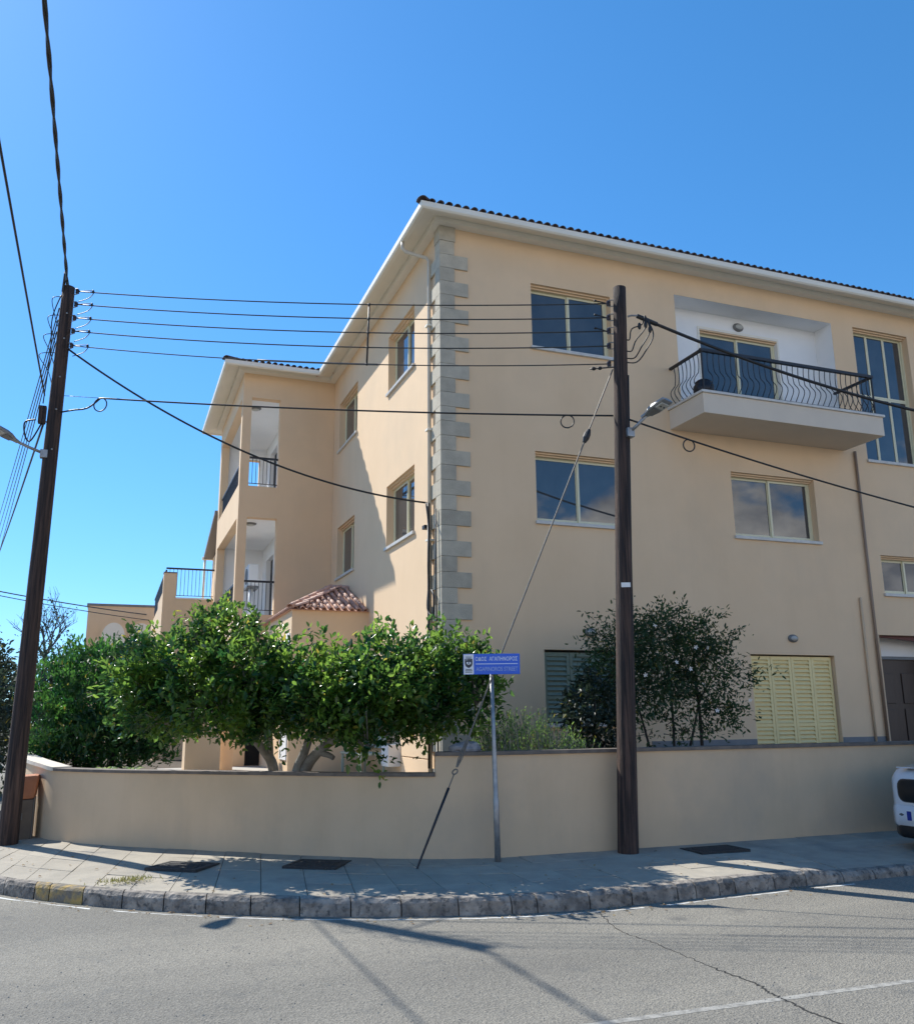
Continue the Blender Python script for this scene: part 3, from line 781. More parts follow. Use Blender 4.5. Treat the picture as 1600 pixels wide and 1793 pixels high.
for h in left_holes: window(LT, h[0], h[1], h[2], h[3])

# louvred shutters: each slat is a sub-part
def shutters(u0, u1, z0, z1, leaves, fm, rows):
    for k in range(leaves):
        a, b = u0 + (u1 - u0) * k / leaves + 0.004, u0 + (u1 - u0) * (k + 1) / leaves - 0.004
        c = Vector(FT((a + b) / 2, 0, (z0 + z1) / 2)); st = 0.052
        lo, hi, mid = z0 + 0.005, z1 - 0.005, z0 + (z1 - z0) * 0.32
        m = MB()
        dd0, dd1 = -0.11, -0.07
        m.tbox(FT, a, a + st, dd0, dd1, lo, hi); m.tbox(FT, b - st, b, dd0, dd1, lo, hi)
        for zz, hh in ((lo, 0.06), (mid, 0.05), (hi - 0.06, 0.06)): m.tbox(FT, a + st, b - st, dd0, dd1, zz, zz + hh)
        sh = m.build('shutter', fm, house, at=c)
        MB().tbox(FT, a + st, b - st, -0.108, -0.104, lo + 0.06, hi - 0.06).build('shutter_back', fm, sh, at=c)
        sl = MB()
        w = b - a - 2 * st - 0.004
        sl.hexa([(-w / 2, -0.018, -0.026), (w / 2, -0.018, -0.026), (w / 2, -0.010, -0.026), (-w / 2, -0.010, -0.026),
                 (-w / 2, 0.010, 0.026), (w / 2, 0.010, 0.026), (w / 2, 0.018, 0.026), (-w / 2, 0.018, 0.026)])
        sm = sl.mesh('slat', fm)
        for za, zb in ((lo + 0.06, mid), (mid + 0.05, hi - 0.06)):
            n = max(3, int(round((zb - za) / rows)))
            for i in range(n):
                p = FT((a + b) / 2, -0.082, za + (zb - za) * (i + 0.5) / n)
                link('slat', sm, sh, p)
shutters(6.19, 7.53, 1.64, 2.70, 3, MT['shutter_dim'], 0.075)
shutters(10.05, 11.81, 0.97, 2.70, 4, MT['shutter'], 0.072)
MB().tbox(FT, 6.14, 7.58, -0.06, 0.05, 1.565, 1.623).build('shutter_sill', MT['sill'], house, bevel=0.004)

# balcony recess back wall and its sliding door
mb = MB(); wall_sheet(mb, BT, 9.0, 12.6, 6.94, 9.15, [(9.83, 11.62, 6.95, 8.80, 0.14)])
mb.build('recess_wall', MT['white'], house, recalc=False)
lin = MB()
lin.poly([(9.0, Y0, 9.148), (12.6, Y0, 9.148), (12.6, Y0 + .45, 9.148), (9.0, Y0 + .45, 9.148)])
lin.poly([(9.002, Y0, 6.94), (9.002, Y0 + .45, 6.94), (9.002, Y0 + .45, 9.148), (9.002, Y0, 9.148)])
lin.poly([(12.598, Y0, 6.94), (12.598, Y0 + .45, 6.94), (12.598, Y0 + .45, 9.148), (12.598, Y0, 9.148)])
lin.build('recess_lining', MT['white'], house, recalc=False)
window(BT, 9.83, 11.62, 6.97, 8.80, cols=2, depth=0.10, sill=False)
arch = MB()
arch.tbox(BT, 9.79, 11.66, 0.0, 0.02, 8.803, 8.85); arch.tbox(BT, 11.623, 11.66, 0.0, 0.02, 6.95, 8.80); arch.tbox(BT, 9.79, 9.827, 0.0, 0.02, 6.95, 8.80)
arch.build('door_surround', MT['white_trim'], house)
# balcony
balc = MB().box(8.73, 12.58, 11.43, Y0 - 0.001, 6.55, 6.895).build('balcony', MT['balcony'], house, bevel=0.006)
MB().box(8.70, 12.61, 11.40, Y0 + 0.45, 6.897, 6.94).build('balcony_cap', MT['sill'], balc, bevel=0.005)
def rail_bar_mesh(h, ax, sgn, belly=0.10):
    pts = []
    for i in range(15):
        t = i / 14
        if t < 0.5: o = belly * math.sin(math.pi * min(1.0, t / 0.5)) ** 1.2
        else: o = -0.018 * math.sin(math.pi * (t - 0.5) / 0.5)
        pts.append((0, sgn * o, h * t) if ax == 'y' else (sgn * o, 0, h * t))
    return MB().tube(pts, 0.0075, 5).mesh('railing_bar', MT['iron'], smooth=True)
RZ0, RZ1 = 6.985, 7.655
rail = MB()
rail.box(8.785, 12.515, 11.47, 11.53, RZ1, RZ1 + 0.05)
rail.box(8.785, 8.835, 11.525, Y0 - .001, RZ1, RZ1 + 0.04); rail.box(12.465, 12.515, 11.525, Y0 - .001, RZ1, RZ1 + 0.04)
rail.box(8.80, 12.50, 11.488, 11.512, RZ0 - 0.02, RZ0); rail.box(8.798, 8.822, 11.512, Y0 - .001, RZ0 - .02, RZ0); rail.box(12.478, 12.502, 11.512, Y0 - .001, RZ0 - .02, RZ0)
for x in (8.81, 12.49): rail.box(x - 0.012, x + 0.012, 11.488, 11.512, 6.94, RZ1)
rail_o = rail.build('balcony_railing', MT['iron'], house, at=(10.6, 11.5, 6.94))
bf, bl, br = rail_bar_mesh(RZ1 - RZ0, 'y', -1), rail_bar_mesh(RZ1 - RZ0, 'x', -1), rail_bar_mesh(RZ1 - RZ0, 'x', 1)
n = 31
for i in range(1, n): link('railing_bar', bf, rail_o, (8.81 + 3.68 * i / n, 11.5, RZ0))
for i in range(1, 8):
    link('railing_bar', bl, rail_o, (8.81, 11.5 + 0.9 * i / 8, RZ0)); link('railing_bar', br, rail_o, (12.49, 11.5 + 0.9 * i / 8, RZ0))
# wing railings
def put_railing(name, parent, a, b, z0, z1, n):
    a, b = Vector(a), Vector(b); d = (b - a).normalized(); pn = Vector((-d.y, d.x, 0))
    def bar(zz, hh, ww):
        p = [a - pn * ww, b - pn * ww, b + pn * ww, a + pn * ww]
        return MB().hexa([q + Vector((0, 0, zz)) for q in p] + [q + Vector((0, 0, zz + hh)) for q in p])
    c = a.lerp(b, 0.5) + Vector((0, 0, z0))
    o = bar(z1 - 0.044, 0.044, 0.022).build(name, MT['iron'], parent, at=c)
    bar(z0, 0.016, 0.010).build('bottom_rail', MT['iron'], o, at=c)
    bm_ = MB().tube([(0, 0, 0), (0, 0, (z1 - z0) * .5), (0, 0, z1 - z0 - .04)], 0.007, 5).mesh('railing_bar', MT['iron'])
    for i in range(1, n): link('railing_bar', bm_, o, a.lerp(b, i / n) + Vector((0, 0, z0)))
    return o
put_railing('wing_railing', house, (2.58, 19.98, 0), (3.24, 19.98, 0), 6.97, 7.61, 8)
put_railing('wing_railing', house, (2.58, 19.98, 0), (3.25, 19.98, 0), 4.08, 4.75, 8)
put_railing('wing_railing', house, (2.46, 20.12, 0), (2.46, 24.1, 0), 6.97, 7.55, 34)
put_railing('wing_railing', house, (2.46, 20.12, 0), (2.46, 24.1, 0), 4.12, 4.75, 34)
for zf in (9.055, 6.205):
    c = (2.78, 20.75, zf)
    o = MB().ellipsoid((c[0], c[1], zf), 0.14, 0.14, 0.05, 16, 8).build('ceiling_lamp', MT['lamp_grey'], house, at=c, smooth=True)
    MB().ellipsoid((c[0], c[1], zf - 0.025), 0.10, 0.10, 0.04, 16, 8).build('lamp_glass', MT['lamp_glass'], o, smooth=True)
# bulkhead lamps on the front
def bulkhead(x, y, z, rx, rz):
    o = MB().ellipsoid((x, y, z), rx, 0.05, rz, 18, 10).build('wall_lamp', MT['lamp_grey'], house, at=(x, y, z), smooth=True)
    MB().ellipsoid((x, y - 0.022, z), rx * .72, 0.045, rz * .66, 16, 8).build('lamp_glass', MT['lamp_glass'], o, smooth=True)
bulkhead(10.95, Y0 - 0.012, 3.0, 0.105, 0.07); bulkhead(6.98, Y0 - 0.012, 3.01, 0.105, 0.07); bulkhead(10.73, Y0 + 0.435, 8.96, 0.12, 0.085)
# entrance recess on the far right
ET = lambda u, d, z: (u, Y0 + 0.5 - d, z)
dr = MB().tbox(ET, 12.90, 14.58, -0.05, 0.0, 0.76, 2.70).build('front_door', MT['wood_door'], house, at=(13.7, Y0 + .5, .8))
pn = MB()
pn.tbox(ET, 13.05, 13.65, 0.0, 0.02, 1.0, 1.8); pn.tbox(ET, 13.05, 13.65, 0.0, 0.02, 1.9, 2.45); pn.tbox(ET, 13.85, 14.45, 0.0, 0.02, 1.0, 1.8); pn.tbox(ET, 13.85, 14.45, 0.0, 0.02, 1.9, 2.45)
pn.build('door_panel', MT['wood_door'], dr, bevel=0.008)
MB().tbox(ET, 12.90, 14.58, 0.0, 0.05, 2.705, 2.76).build('door_lintel', MT['plinth'], house)
MB().tbox(ET, 12.90, 14.58, -0.05, 0.01, 2.765, 3.105).build('door_transom', MT['white'], house)
MB().hexa([(12.9, Y0 + .10, 3.09), (14.58, Y0 + .10, 2.97), (14.58, Y0 + .16, 2.97), (12.9, Y0 + .16, 3.09),
           (12.9, Y0 + .10, 3.107), (14.58, Y0 + .10, 3.107), (14.58, Y0 + .16, 3.107), (12.9, Y0 + .16, 3.107)]).build('door_valance', MT['maroon'], house)
MB().box(12.88, 14.62, Y0 - 0.25, Y0 + 0.5, 0.72, 1.22).build('door_step', MT['plinth'], house)
MB().box(12.845, 12.878, Y0 - 0.03, Y0 - .001, 0.95, 3.12).build('door_jamb', MT['render_wall'], house)
# pipes
MB().tube([(12.80, Y0 - 0.04, 6.55), (12.80, Y0 - 0.04, 1.0)], 0.026, 10).build('drainpipe', MT['pipe_brown'], house, smooth=True)
MB().tube([(12.54, Y0 - 0.03, 3.77), (12.54, Y0 - 0.03, 1.0)], 0.022, 8).build('waste_pipe', MT['render_wall'], house, smooth=True)
MB().tube([(4.07, 13.05, 9.60), (4.07, 13.05, 9.47), (4.12, 13.03, 9.40), (4.44, 12.87, 9.26), (X0 - 0.05, 12.84, 9.20), (X0 - 0.05, 12.84, 9.0), (X0 - 0.05, 12.84, 0.8)], 0.031, 10).build('downpipe', MT['pipe_pale'], house, smooth=True)
for zz in (2.6, 4.4, 6.2, 8.0): MB().box(X0 - 0.105, X0, 12.78, 12.90, zz, zz + 0.03).build('pipe_bracket', MT['white_trim'], house)

# lean-to at the rear of the wing
lr = MB().hexa([(2.30, 24.42, 7.18), (4.5, 24.42, 7.18), (4.5, 27.1, 6.38), (2.30, 27.1, 6.38), (2.30, 24.42, 7.30), (4.5, 24.42, 7.30), (4.5, 27.1, 6.50), (2.30, 27.1, 6.50)]).build('rear_roof', MT['grey_roof'], house)
MB().box(2.55, 4.5, 24.42, 26.9, 3.0, 6.40).build('rear_room', MT['render'], house)
MB().tube([(2.26, 27.1, 6.42), (4.5, 27.1, 6.42)], 0.05, 8).build('rear_gutter', MT['white_trim'], house)
MB().tube([(2.34, 27.1, 6.40), (2.34, 27.1, 4.0)], 0.035, 8).build('rear_downpipe', MT['white_trim'], house, smooth=True)

# small tiled porch in the angle between side wall and wing
PX0, PY0, PZ = 3.06, 16.62, 3.74
porch = MB().box(PX0, X0 - 0.001, PY0, WYF - 0.001, 0.6, PZ).build('side_porch', MT['render'], house)
ap = [Vector((3.0, 16.52, 3.72)), Vector((X0, 16.52, 3.72)), Vector((X0, 18.2, 4.36)), Vector((4.15, 18.2, 4.36)), Vector((3.0, 19.88, 3.72)), Vector((X0, 19.88, 3.72))]
MB().poly([ap[0], ap[1], ap[2], ap[3]]).poly([ap[0], ap[3], ap[4]]).poly([ap[3], ap[2], ap[5], ap[4]]).poly([ap[0], ap[4], ap[5], ap[1]]).build('porch_roof', MT['tile'], porch, recalc=False)
# its barrel tiles, one object each
def slope_tiles(p00, p10, apex0, apex1, pitch, rows):
    """tiles over the quad p00-p10 (eave) to apex0-apex1 (ridge)"""
    d = (apex1 - p10); L = d.length; dirv = d.normalized(); eav = (p10 - p00); W = eav.length; ex = eav.normalized()
    nrm = ex.cross(dirv).normalized()
    if nrm.z < 0: nrm = -nrm
    tl = L / rows * 1.12
    m = half_tile(pitch * 0.36, tl, 0.0).mesh('roof_tile', MT['tile'], smooth=True)
    rot = Matrix((ex, dirv, nrm)).transposed().to_euler()
    k = 0
    for r_ in range(rows):
        t = r_ / rows
        a = p00.lerp(apex0, t); b = p10.lerp(apex1, t); wl_ = (b - a).length; n = int(wl_ / pitch)
        for i in range(n):
            p = b - ex * (pitch * (i + 0.5)) + nrm * (0.015 + 0.006 * (r_ % 2))
            o = link('roof_tile', m, porch, p); o.rotation_euler = rot; k += 1
slope_tiles(ap[0], ap[1], ap[3], ap[2], 0.135, 6)
slope_tiles(ap[4], ap[0], ap[3], ap[3], 0.15, 6)
hp = (ap[3] - ap[0]); hl = hp.length
hm = half_tile(0.075, hl / 5 * 1.15, 0.0).mesh('hip_tile', MT['tile'], smooth=True)
hx = Vector((hp.y, -hp.x, 0)).normalized(); hn = hx.cross(hp.normalized()); hn = hn if hn.z > 0 else -hn
for i in range(5):
    o = link('hip_tile', hm, porch, ap[0] + hp * (i / 5) + hn * 0.03); o.rotation_euler = Matrix((hx, hp.normalized(), hn)).transposed().to_euler()
rm = half_tile(0.085, 0.25, 0.0).mesh('ridge_tile', MT['tile'], smooth=True)
for i in range(2):
    o = link('ridge_tile', rm, porch, ap[3] + Vector((-0.05 + 0.22 * i, 0, 0.02))); o.rotation_euler.z = R(-90)
MB().box(PX0 - 0.02, PX0 - .001, PY0 + .1, PY0 + .8, 1.0, 3.3).build('porch_sunlit_sheet', MT['white'], porch)  # white sheet that paints the sunlit look onto the porch's left face

# air conditioner on the lower wing balcony
ac = thing('air_conditioner', 'white air conditioner unit standing inside the lower wing balcony', 'air conditioner', (3.1, 22.5, 3.96))
MB().box(2.98, 3.22, 22.2, 22.85, 4.95, 5.50).build('casing', MT['ac'], ac, bevel=0.02)
MB().tube([(2.982, 22.55, 5.22), (2.965, 22.55, 5.22)], 0.2, 16).build('fan_grille', MT['lamp_grey'], ac)
MB().box(2.96, 3.24, 22.18, 22.87, 4.90, 4.945).build('bracket', MT['lamp_grey'], ac)
MB().tube([(3.08, 22.4, 3.96), (3.08, 22.4, 4.90)], 0.06, 10).build('stand_pipe', MT['ac'], ac, smooth=True)
# dark round pot on the front balcony
pt = thing('balcony_pot', 'dark round pot in the left corner of the front balcony', 'pot', (9.02, 11.78, 6.94))
prof = [(0.0, 0.10), (0.02, 0.13), (0.12, 0.175), (0.22, 0.17), (0.27, 0.13), (0.29, 0.14)]
MB().tube([(9.02, 11.78, 6.941 + z) for z, r_ in prof], [r_ for z, r_ in prof], 18).build('pot', MT['iron'], pt, smooth=True)
MB().ellipsoid((9.02, 11.78, 7.235), 0.12, 0.12, 0.05, 14, 6).build('lid', MT['iron'], pt, smooth=True)
# ------------------------------------------------------------------ neighbouring buildings on the left
tr = thing('terrace_house', 'beige terrace block with black railing beside the wing', 'terrace', (1.3, 24.6, 0.7))
MB().box(1.10, 2.5, 24.55, 31.5, 0.5, 4.86).build('terrace_wall', MT['render'], tr)
MB().box(1.10, 1.43, 24.55, 24.85, 4.861, 5.54).build('corner_pier', MT['render'], tr)
MB().box(1.09, 1.44, 24.54, 24.86, 5.541, 5.57).build('pier_cap', MT['coping'], tr)
MB().box(1.10, 1.28, 24.86, 27.2, 4.861, 5.05).build('parapet', MT['render'], tr)
MB().box(1.435, 2.5, 24.53, 24.70, 4.862, 4.90).build('terrace_edge', MT['white'], tr)
put_railing('terrace_railing', tr, (1.15, 24.62, 0), (2.50, 24.62, 0), 4.95, 5.70, 14)
put_railing('terrace_railing', tr, (1.17, 24.9, 0), (1.17, 31.3, 0), 5.06, 5.68, 46)
fb = thing('far_house', 'distant beige house with two arched recesses behind the hedge', 'house', (0, 34, 0))
mb = MB()
AT = lambda u, d, z: (u, 34 - d, z)
MB().box(-0.96, 1.6, 34, 40, 0.0, 5.72).build('wall', MT['render'], fb)
MB().box(-1.0, 1.64, 33.96, 40.04, 5.721, 5.80).build('parapet_cap', MT['plinth'], fb)
for cx in (-0.06, 0.86):
    pts = [(cx - 0.45, 33.995, 3.2), (cx + 0.45, 33.995, 3.2)] + [(cx + 0.45 * math.cos(a), 33.995, 4.72 + 0.52 * math.sin(a)) for a in np.linspace(0, math.pi, 13)]
    m = MB(); k = len(pts); m.v = pts + [(x, 33.95, z) for x, y, z in pts]
    m.f = [tuple(range(k)), tuple(range(k, 2 * k))] + [(i, (i + 1) % k, k + (i + 1) % k, k + i) for i in range(k)]
    m.build('arch_trim', MT['render'], fb)
    m = MB(); m.v = [(cx + (x - cx) * .86, 33.945, 3.2 + (z - 3.2) * .95) for x, y, z in pts]; m.f = [tuple(range(k))]
    m.build('arch_panel', MT['white_trim'], fb)

gpil = thing('garden_pillar', 'cream square pillar in the yard seen under the left citrus tree', 'pillar', (1.75, 17.9, 0.74))
MB().box(1.36, 2.0, 17.7, 18.3, 0.74, 2.35).build('shaft', MT['render'], gpil, bevel=0.01)
MB().box(1.32, 2.04, 17.66, 18.34, 2.351, 2.43).build('cap', MT['render'], gpil, bevel=0.008)
gpil2 = thing('garden_pillar', 'narrow cream pillar behind the yard floor beside the arched niche', 'pillar', (2.2, 18.5, 0.74))
MB().box(2.06, 2.32, 18.4, 18.7, 0.74, 2.35).build('shaft', MT['render'], gpil2, bevel=0.01)
MB().box(2.03, 2.35, 18.37, 18.73, 2.351, 2.43).build('cap', MT['render'], gpil2, bevel=0.008)
eb = thing('meter_box', 'small white box low on the sunlit side wall near the corner', 'meter box', (X0, 14.6, 0.76))
MB().box(4.30, X0 - .001, 14.45, 14.85, 0.95, 1.30).build('body', MT['ac'], eb, bevel=0.01)
MB().box(4.29, 4.30, 14.48, 14.82, 0.98, 1.27).build('lid', MT['ac'], eb)
bn = thing('garden_bench', 'pale green garden bench against the side wall in the yard', 'bench', (4.2, 15.5, 0.76))
for k in range(4): MB().box(3.95 + 0.11 * k, 4.045 + 0.11 * k, 14.95, 16.3, 1.12, 1.15).build('seat_slat', MT['bench'], bn)
for k in range(3): MB().box(4.41, 4.44, 14.95, 16.3, 1.22 + 0.13 * k, 1.32 + 0.13 * k).build('back_slat', MT['bench'], bn)
for y in (15.0, 16.2):
    MB().box(3.96, 4.0, y, y + .05, 0.766, 1.12).build('leg', MT['bench'], bn); MB().box(4.38, 4.41, y, y + .05, 0.766, 1.60).build('leg', MT['bench'], bn)

# ------------------------------------------------------------------ utility poles
def pole(name, label, base, top, r0, r1):
    o = thing(name, label, 'utility pole', base, 'wooden utility poles at the street corner')
    b, t = Vector(base) - Vector((0, 0, 0.25)), Vector(top); n = 26
    pts = [b.lerp(t, i / n) for i in range(n + 1)]
    rs = [(r0 + (r1 - r0) * i / n) * (1 + 0.018 * mnoise.noise(Vector((i * 0.7, base[0], 0)))) for i in range(n + 1)]
    MB().tube(pts, rs, 18).build('shaft', MT['pole'], o, smooth=False)
    for p in o.children:
        for f in p.data.polygons: f.use_smooth = len(f.vertices) == 4
    return o
PR0, PR1 = (5.66, 9.41, 0.19), (5.90, 9.30, 7.24)
PL0, PL1 = (-1.11, 13.46, 0.15), (-1.02, 13.47, 8.06)
pr = pole('utility_pole', 'brown wooden pole in front of the beige wall, with a street lamp', PR0, PR1, 0.122, 0.082)
pL = pole('utility_pole', 'dark wooden pole at the left edge beside the terracotta pier', PL0, PL1, 0.128, 0.088)
def on_pole(P0, P1, z): return Vector(P0).lerp(Vector(P1), (z - P0[2]) / (P1[2] - P0[2]))
dirLR = (Vector(PR1) - Vector(PL1)); dirLR.z = 0; dirLR.normalize()
SPOOL = MB()
for a, b, r_ in ((0.0, 0.02, 0.028), (0.02, 0.035, 0.018), (0.035, 0.06, 0.028)): SPOOL.tube([(0, 0, a - 0.03), (0, 0, b - 0.03)], r_, 10)
spool_me = SPOOL.mesh('insulator', MT['porcelain'], smooth=False)
def insulators(P, P0, P1, zs, side, out):
    pts = []
    for z in zs:
        c = on_pole(P0, P1, z); p = c + side * out
        o = link('insulator', spool_me, P, p)
        MB().tube([c + side * 0.05 + Vector((0, 0, .045)), p + Vector((0, 0, .045)), p - Vector((0, 0, .045)), c + side * 0.05 - Vector((0, 0, .045))], 0.008, 6).build('bracket', MT['steel'], P, at=p)
        pts.append(p)
    return pts
ZL = [7.98, 7.77, 7.55, 7.34, 7.11]; ZR = [7.03, 6.83, 6.64, 6.43, 6.18]
insL = insulators(pL, PL0, PL1, ZL, dirLR, 0.15); insR = insulators(pr, PR0, PR1, ZR, -dirLR, 0.145)
# bolt heads and a white number tag
for z in (7.6, 7.2, 6.6, 6.1, 5.5): 
    p = on_pole(PL0, PL1, z) + Vector((0.02, -0.1, 0)); MB().ellipsoid(p, 0.014, 0.014, 0.014, 8, 5).build('bolt', MT['steel'], pL, at=p)
tz = 3.27; tp = on_pole(PR0, PR1, tz); cd = Vector((-tp.x * 0.85, -tp.y, 0)).normalized(); sd = Vector((-cd.y, cd.x, 0))
c = tp + cd * 0.108 + sd * 0.02
MB().hexa([c + sd * a + cd * b + Vector((0, 0, z)) for z in (-0.028, 0.028) for a, b in ((-0.055, 0.0), (0.055, -0.01), (0.055, -0.004), (-0.055, 0.006))]).build('number_tag', MT['label'], pr, at=c)
MB().tube([on_pole(PR0, PR1, z) + Vector((0.075, -0.06, 0)) for z in (0.2, 2.5, 4.4, 6.0)], 0.011, 6).build('riser_cable', MT['cable'], pr, smooth=True)
# jumper leads at the poles
def catenary(a, b, sag, n=28):
    a, b = Vector(a), Vector(b)
    return [a.lerp(b, i / n) - Vector((0, 0, sag * 4 * (i / n) * (1 - i / n))) for i in range(n + 1)]
jl = MB(); dn = Vector((0, 0, 1))
for k, p in enumerate(insL):
    q = p + dirLR * 0.26
    jl.tube(catmull([p + dn * 0.0, q - dn * 0.02, q - dn * 0.12 - dirLR * .05, p - dn * 0.17 + dirLR * 0.03], 6), 0.006, 5)
    jl.ellipsoid(q - dn * 0.03, 0.018, 0.018, 0.03, 8, 6)
for k in range(4):
    z = 7.9 - 0.3 * k; c0 = on_pole(PL0, PL1, z)
    jl.tube(catmull([c0 + Vector((-.08, 0, 0)), c0 + Vector((-.20 - .03 * k, -.05, -.08)), c0 + Vector((-.16, .05, -.28)), c0 + Vector((-.09, 0, -.5))], 8), 0.006, 5)
jl.build('jumper_lead', MT['cable'], pL, smooth=True)
jr = MB()
for k, p in enumerate(insR[:3]):
    jr.tube(catmull([p + dirLR * .02 - dn * .03, p - dirLR * .07 + dn * .02, p - dirLR * .16 + dn * .055], 6), 0.008, 5)
    jr.ellipsoid(p - dirLR * .17 + dn * .056, 0.022, 0.02, 0.016, 8, 6)
p5 = insR[4]; jr.ellipsoid(p5 - dirLR * .20 - dn * .05, 0.035, 0.03, 0.022, 8, 6); jr.ellipsoid(p5 - dirLR * .12 - dn * .05, 0.03, 0.03, 0.022, 8, 6)
jr.tube([p5 - dirLR * .25 - dn * .05, p5 - dn * .05 + dirLR * .1], 0.009, 5)
ca = on_pole(PR0, PR1, 6.80) + dirLR * 0.28 + Vector((0.02, -0.05, 0.0))
for k, (w, h) in enumerate(((0.10, .30), (0.17, .46), (0.26, .56), (0.33, .62))):
    e0 = on_pole(PR0, PR1, 6.80 - h) + dirLR * 0.08
    jr.tube(catmull([ca, ca + dirLR * (w - .18) * .6 - dn * (.12 + .05 * k), e0 + dirLR * w * .75 + dn * .14, e0 + dirLR * w * .4, e0], 8), 0.0085, 6)
for a, b in ((-.08, -.14), (0.0, -.13), (.05, -.20)): jr.ellipsoid(ca + dirLR * a + dn * b, 0.024, 0.024, 0.05, 8, 6)
jr.build('jumper_lead', MT['cable'], pr, smooth=True)
# small junction box and brackets on the left pole
c = on_pole(PL0, PL1, 6.02) + Vector((-0.16, -0.02, 0))
MB().box(c.x - .05, c.x + .05, c.y - .05, c.y + .05, c.z - .13, c.z + .13).build('junction_box', MT['pole'], pL, at=c, bevel=0.01)
MB().tube([c + Vector((.05, 0, -.1)), c + Vector((.15, 0, -.1))], 0.012, 6).build('bracket', MT['steel'], pL)
MB().tube(catmull([c + Vector((0, 0, -.13)), c + Vector((-.12, 0, -.4)), c + Vector((-.2, .05, -.32)), c + Vector((-.22, .05, -.12)), c + Vector((-.08, 0, -.08))], 8), 0.012, 6).build('cable_loop', MT['cable'], pL, smooth=True)

# street lamps bolted to the poles
def street_lamp(label, root, dirv, L, rise, head=0.34):
    root = Vector(root); d = Vector(dirv).normalized(); sd = Vector((-d.y, d.x, 0)).normalized()
    o = thing('street_lamp', label, 'street lamp', root, 'led street lamps on the wooden poles')
    tip = root + d * L + Vector((0, 0, rise))
    MB().tube([root, root + d * L * .5 + Vector((0, 0, rise * .42)), tip], 0.021, 10).build('arm', MT['lamp_alu'], o, smooth=True)
    b = MB(); b.box(root.x - .05, root.x + .05, root.y - .05, root.y + .05, root.z - .07, root.z + .05); b.build('clamp', MT['steel'], o, bevel=0.008)
    hd = (d * 0.93 + Vector((0, 0, 0.34))).normalized(); upv = sd.cross(hd); upv = upv if upv.z > 0 else -upv
    prof = [(-0.06, 0.035, 0.03), (0.0, 0.045, 0.035), (0.08, 0.095, 0.05), (0.16, 0.115, 0.055), (head - .02, 0.115, 0.04), (head, 0.10, 0.022)]
    m = MB(); ring = 8
    for a, w, h in prof:
        c = tip + hd * a
        for (x, y) in ((-1, 0), (-.8, .7), (0, 1), (.8, .7), (1, 0), (.9, -.3), (0, -.35), (-.9, -.3)):
            m.v.append(tuple(c + sd * w * x + upv * h * y))
    for i in range(len(prof) - 1):
        for j in range(ring): m.f.append((i * ring + j, i * ring + (j + 1) % ring, (i + 1) * ring + (j + 1) % ring, (i + 1) * ring + j))
    m.f.append(tuple(range(ring))); m.f.append(tuple((len(prof) - 1) * ring + j for j in reversed(range(ring))))
    m.build('lamp_head', MT['lamp_alu'], o, smooth=False)
    m = MB(); c = tip + hd * 0.235 - upv * 0.022
    m.hexa([c + hd * x + sd * y - upv * z for z in (0.010, -0.01) for x, y in ((-0.05, -0.08), (0.05, -0.08), (0.05, 0.08), (-0.05, 0.08))])
    pnl = m.build('led_panel', MT['lamp_glass'], o)
    for yy in (-0.035, 0.035):
        q = c + sd * yy - upv * 0.011; MB().ellipsoid(q, 0.013, 0.013, 0.013, 8, 6).build('led', MT['dark'], pnl)
    m = MB(); c = tip + hd * 0.09 - upv * 0.022
    m.hexa([c + hd * x + sd * y - upv * z for z in (0.006, -0.01) for x, y in ((-0.05, -0.05), (0.06, -0.085), (0.06, 0.085), (-0.05, 0.05))])
    m.build('driver_cover', MT['lamp_grey'], o)
    return o
street_lamp('grey led street lamp on the right pole, lit panel side facing down', on_pole(PR0, PR1, 5.22) + Vector((0.06, -0.09, 0)), (0.42, -0.9, 0), 0.26, 0.16)
street_lamp('grey led street lamp on the left pole, cut by the picture edge', on_pole(PL0, PL1, 5.44) + Vector((-0.08, -0.05, 0)), (-0.84, -0.54, 0), 0.44, 0.09)

# ------------------------------------------------------------------ wires and cables
def cable(name, label, pts, r, m, group=None, n=6, cat='cable'):
    c = Vector(pts[0])
    o = MB().tube(pts, r, n).build(name, m, None, at=c, smooth=True)
    return tag(o, label, cat, group)
GW = 'parallel power wires between the two poles'
names = ['topmost of the five parallel wires between the two poles', 'second wire from the top between the two poles', 'middle wire of the five between the two poles',
         'fourth wire from the top between the two poles']
for k in range(4): cable('overhead_wire', names[k], catenary(insL[k], insR[k], 0.10 + 0.008 * k), 0.0085, MT['wire'], GW, cat='wire')
ow = thing('overhead_wire', 'lowest of the five parallel wires, with a thick grey sleeve', 'wire', insL[4], GW)
c5 = catenary(insL[4], insR[4], 0.13, 40)
MB().tube(c5, 0.0075, 6).build('conductor', MT['wire'], ow, smooth=True)
MB().tube(c5[15:25], 0.014, 8).build('sleeve', MT['wire_grey'], ow, smooth=True)
sp_t = 0.58
ws = [catenary(insL[k], insR[k], 0.10 + 0.008 * k, 100)[58] for k in range(4)] + [catenary(insL[4], insR[4], 0.13, 100)[58]]
sp = thing('wire_spacer', 'black upright spacer rod clamped across the five wires', 'spacer', ws[4])
MB().tube([ws[0], ws[2], ws[4]], 0.013, 8).build('rod', MT['cable'], sp, smooth=True)
for w_ in ws: MB().ellipsoid(w_, 0.022, 0.022, 0.02, 8, 6).build('clip', MT['cable'], sp)
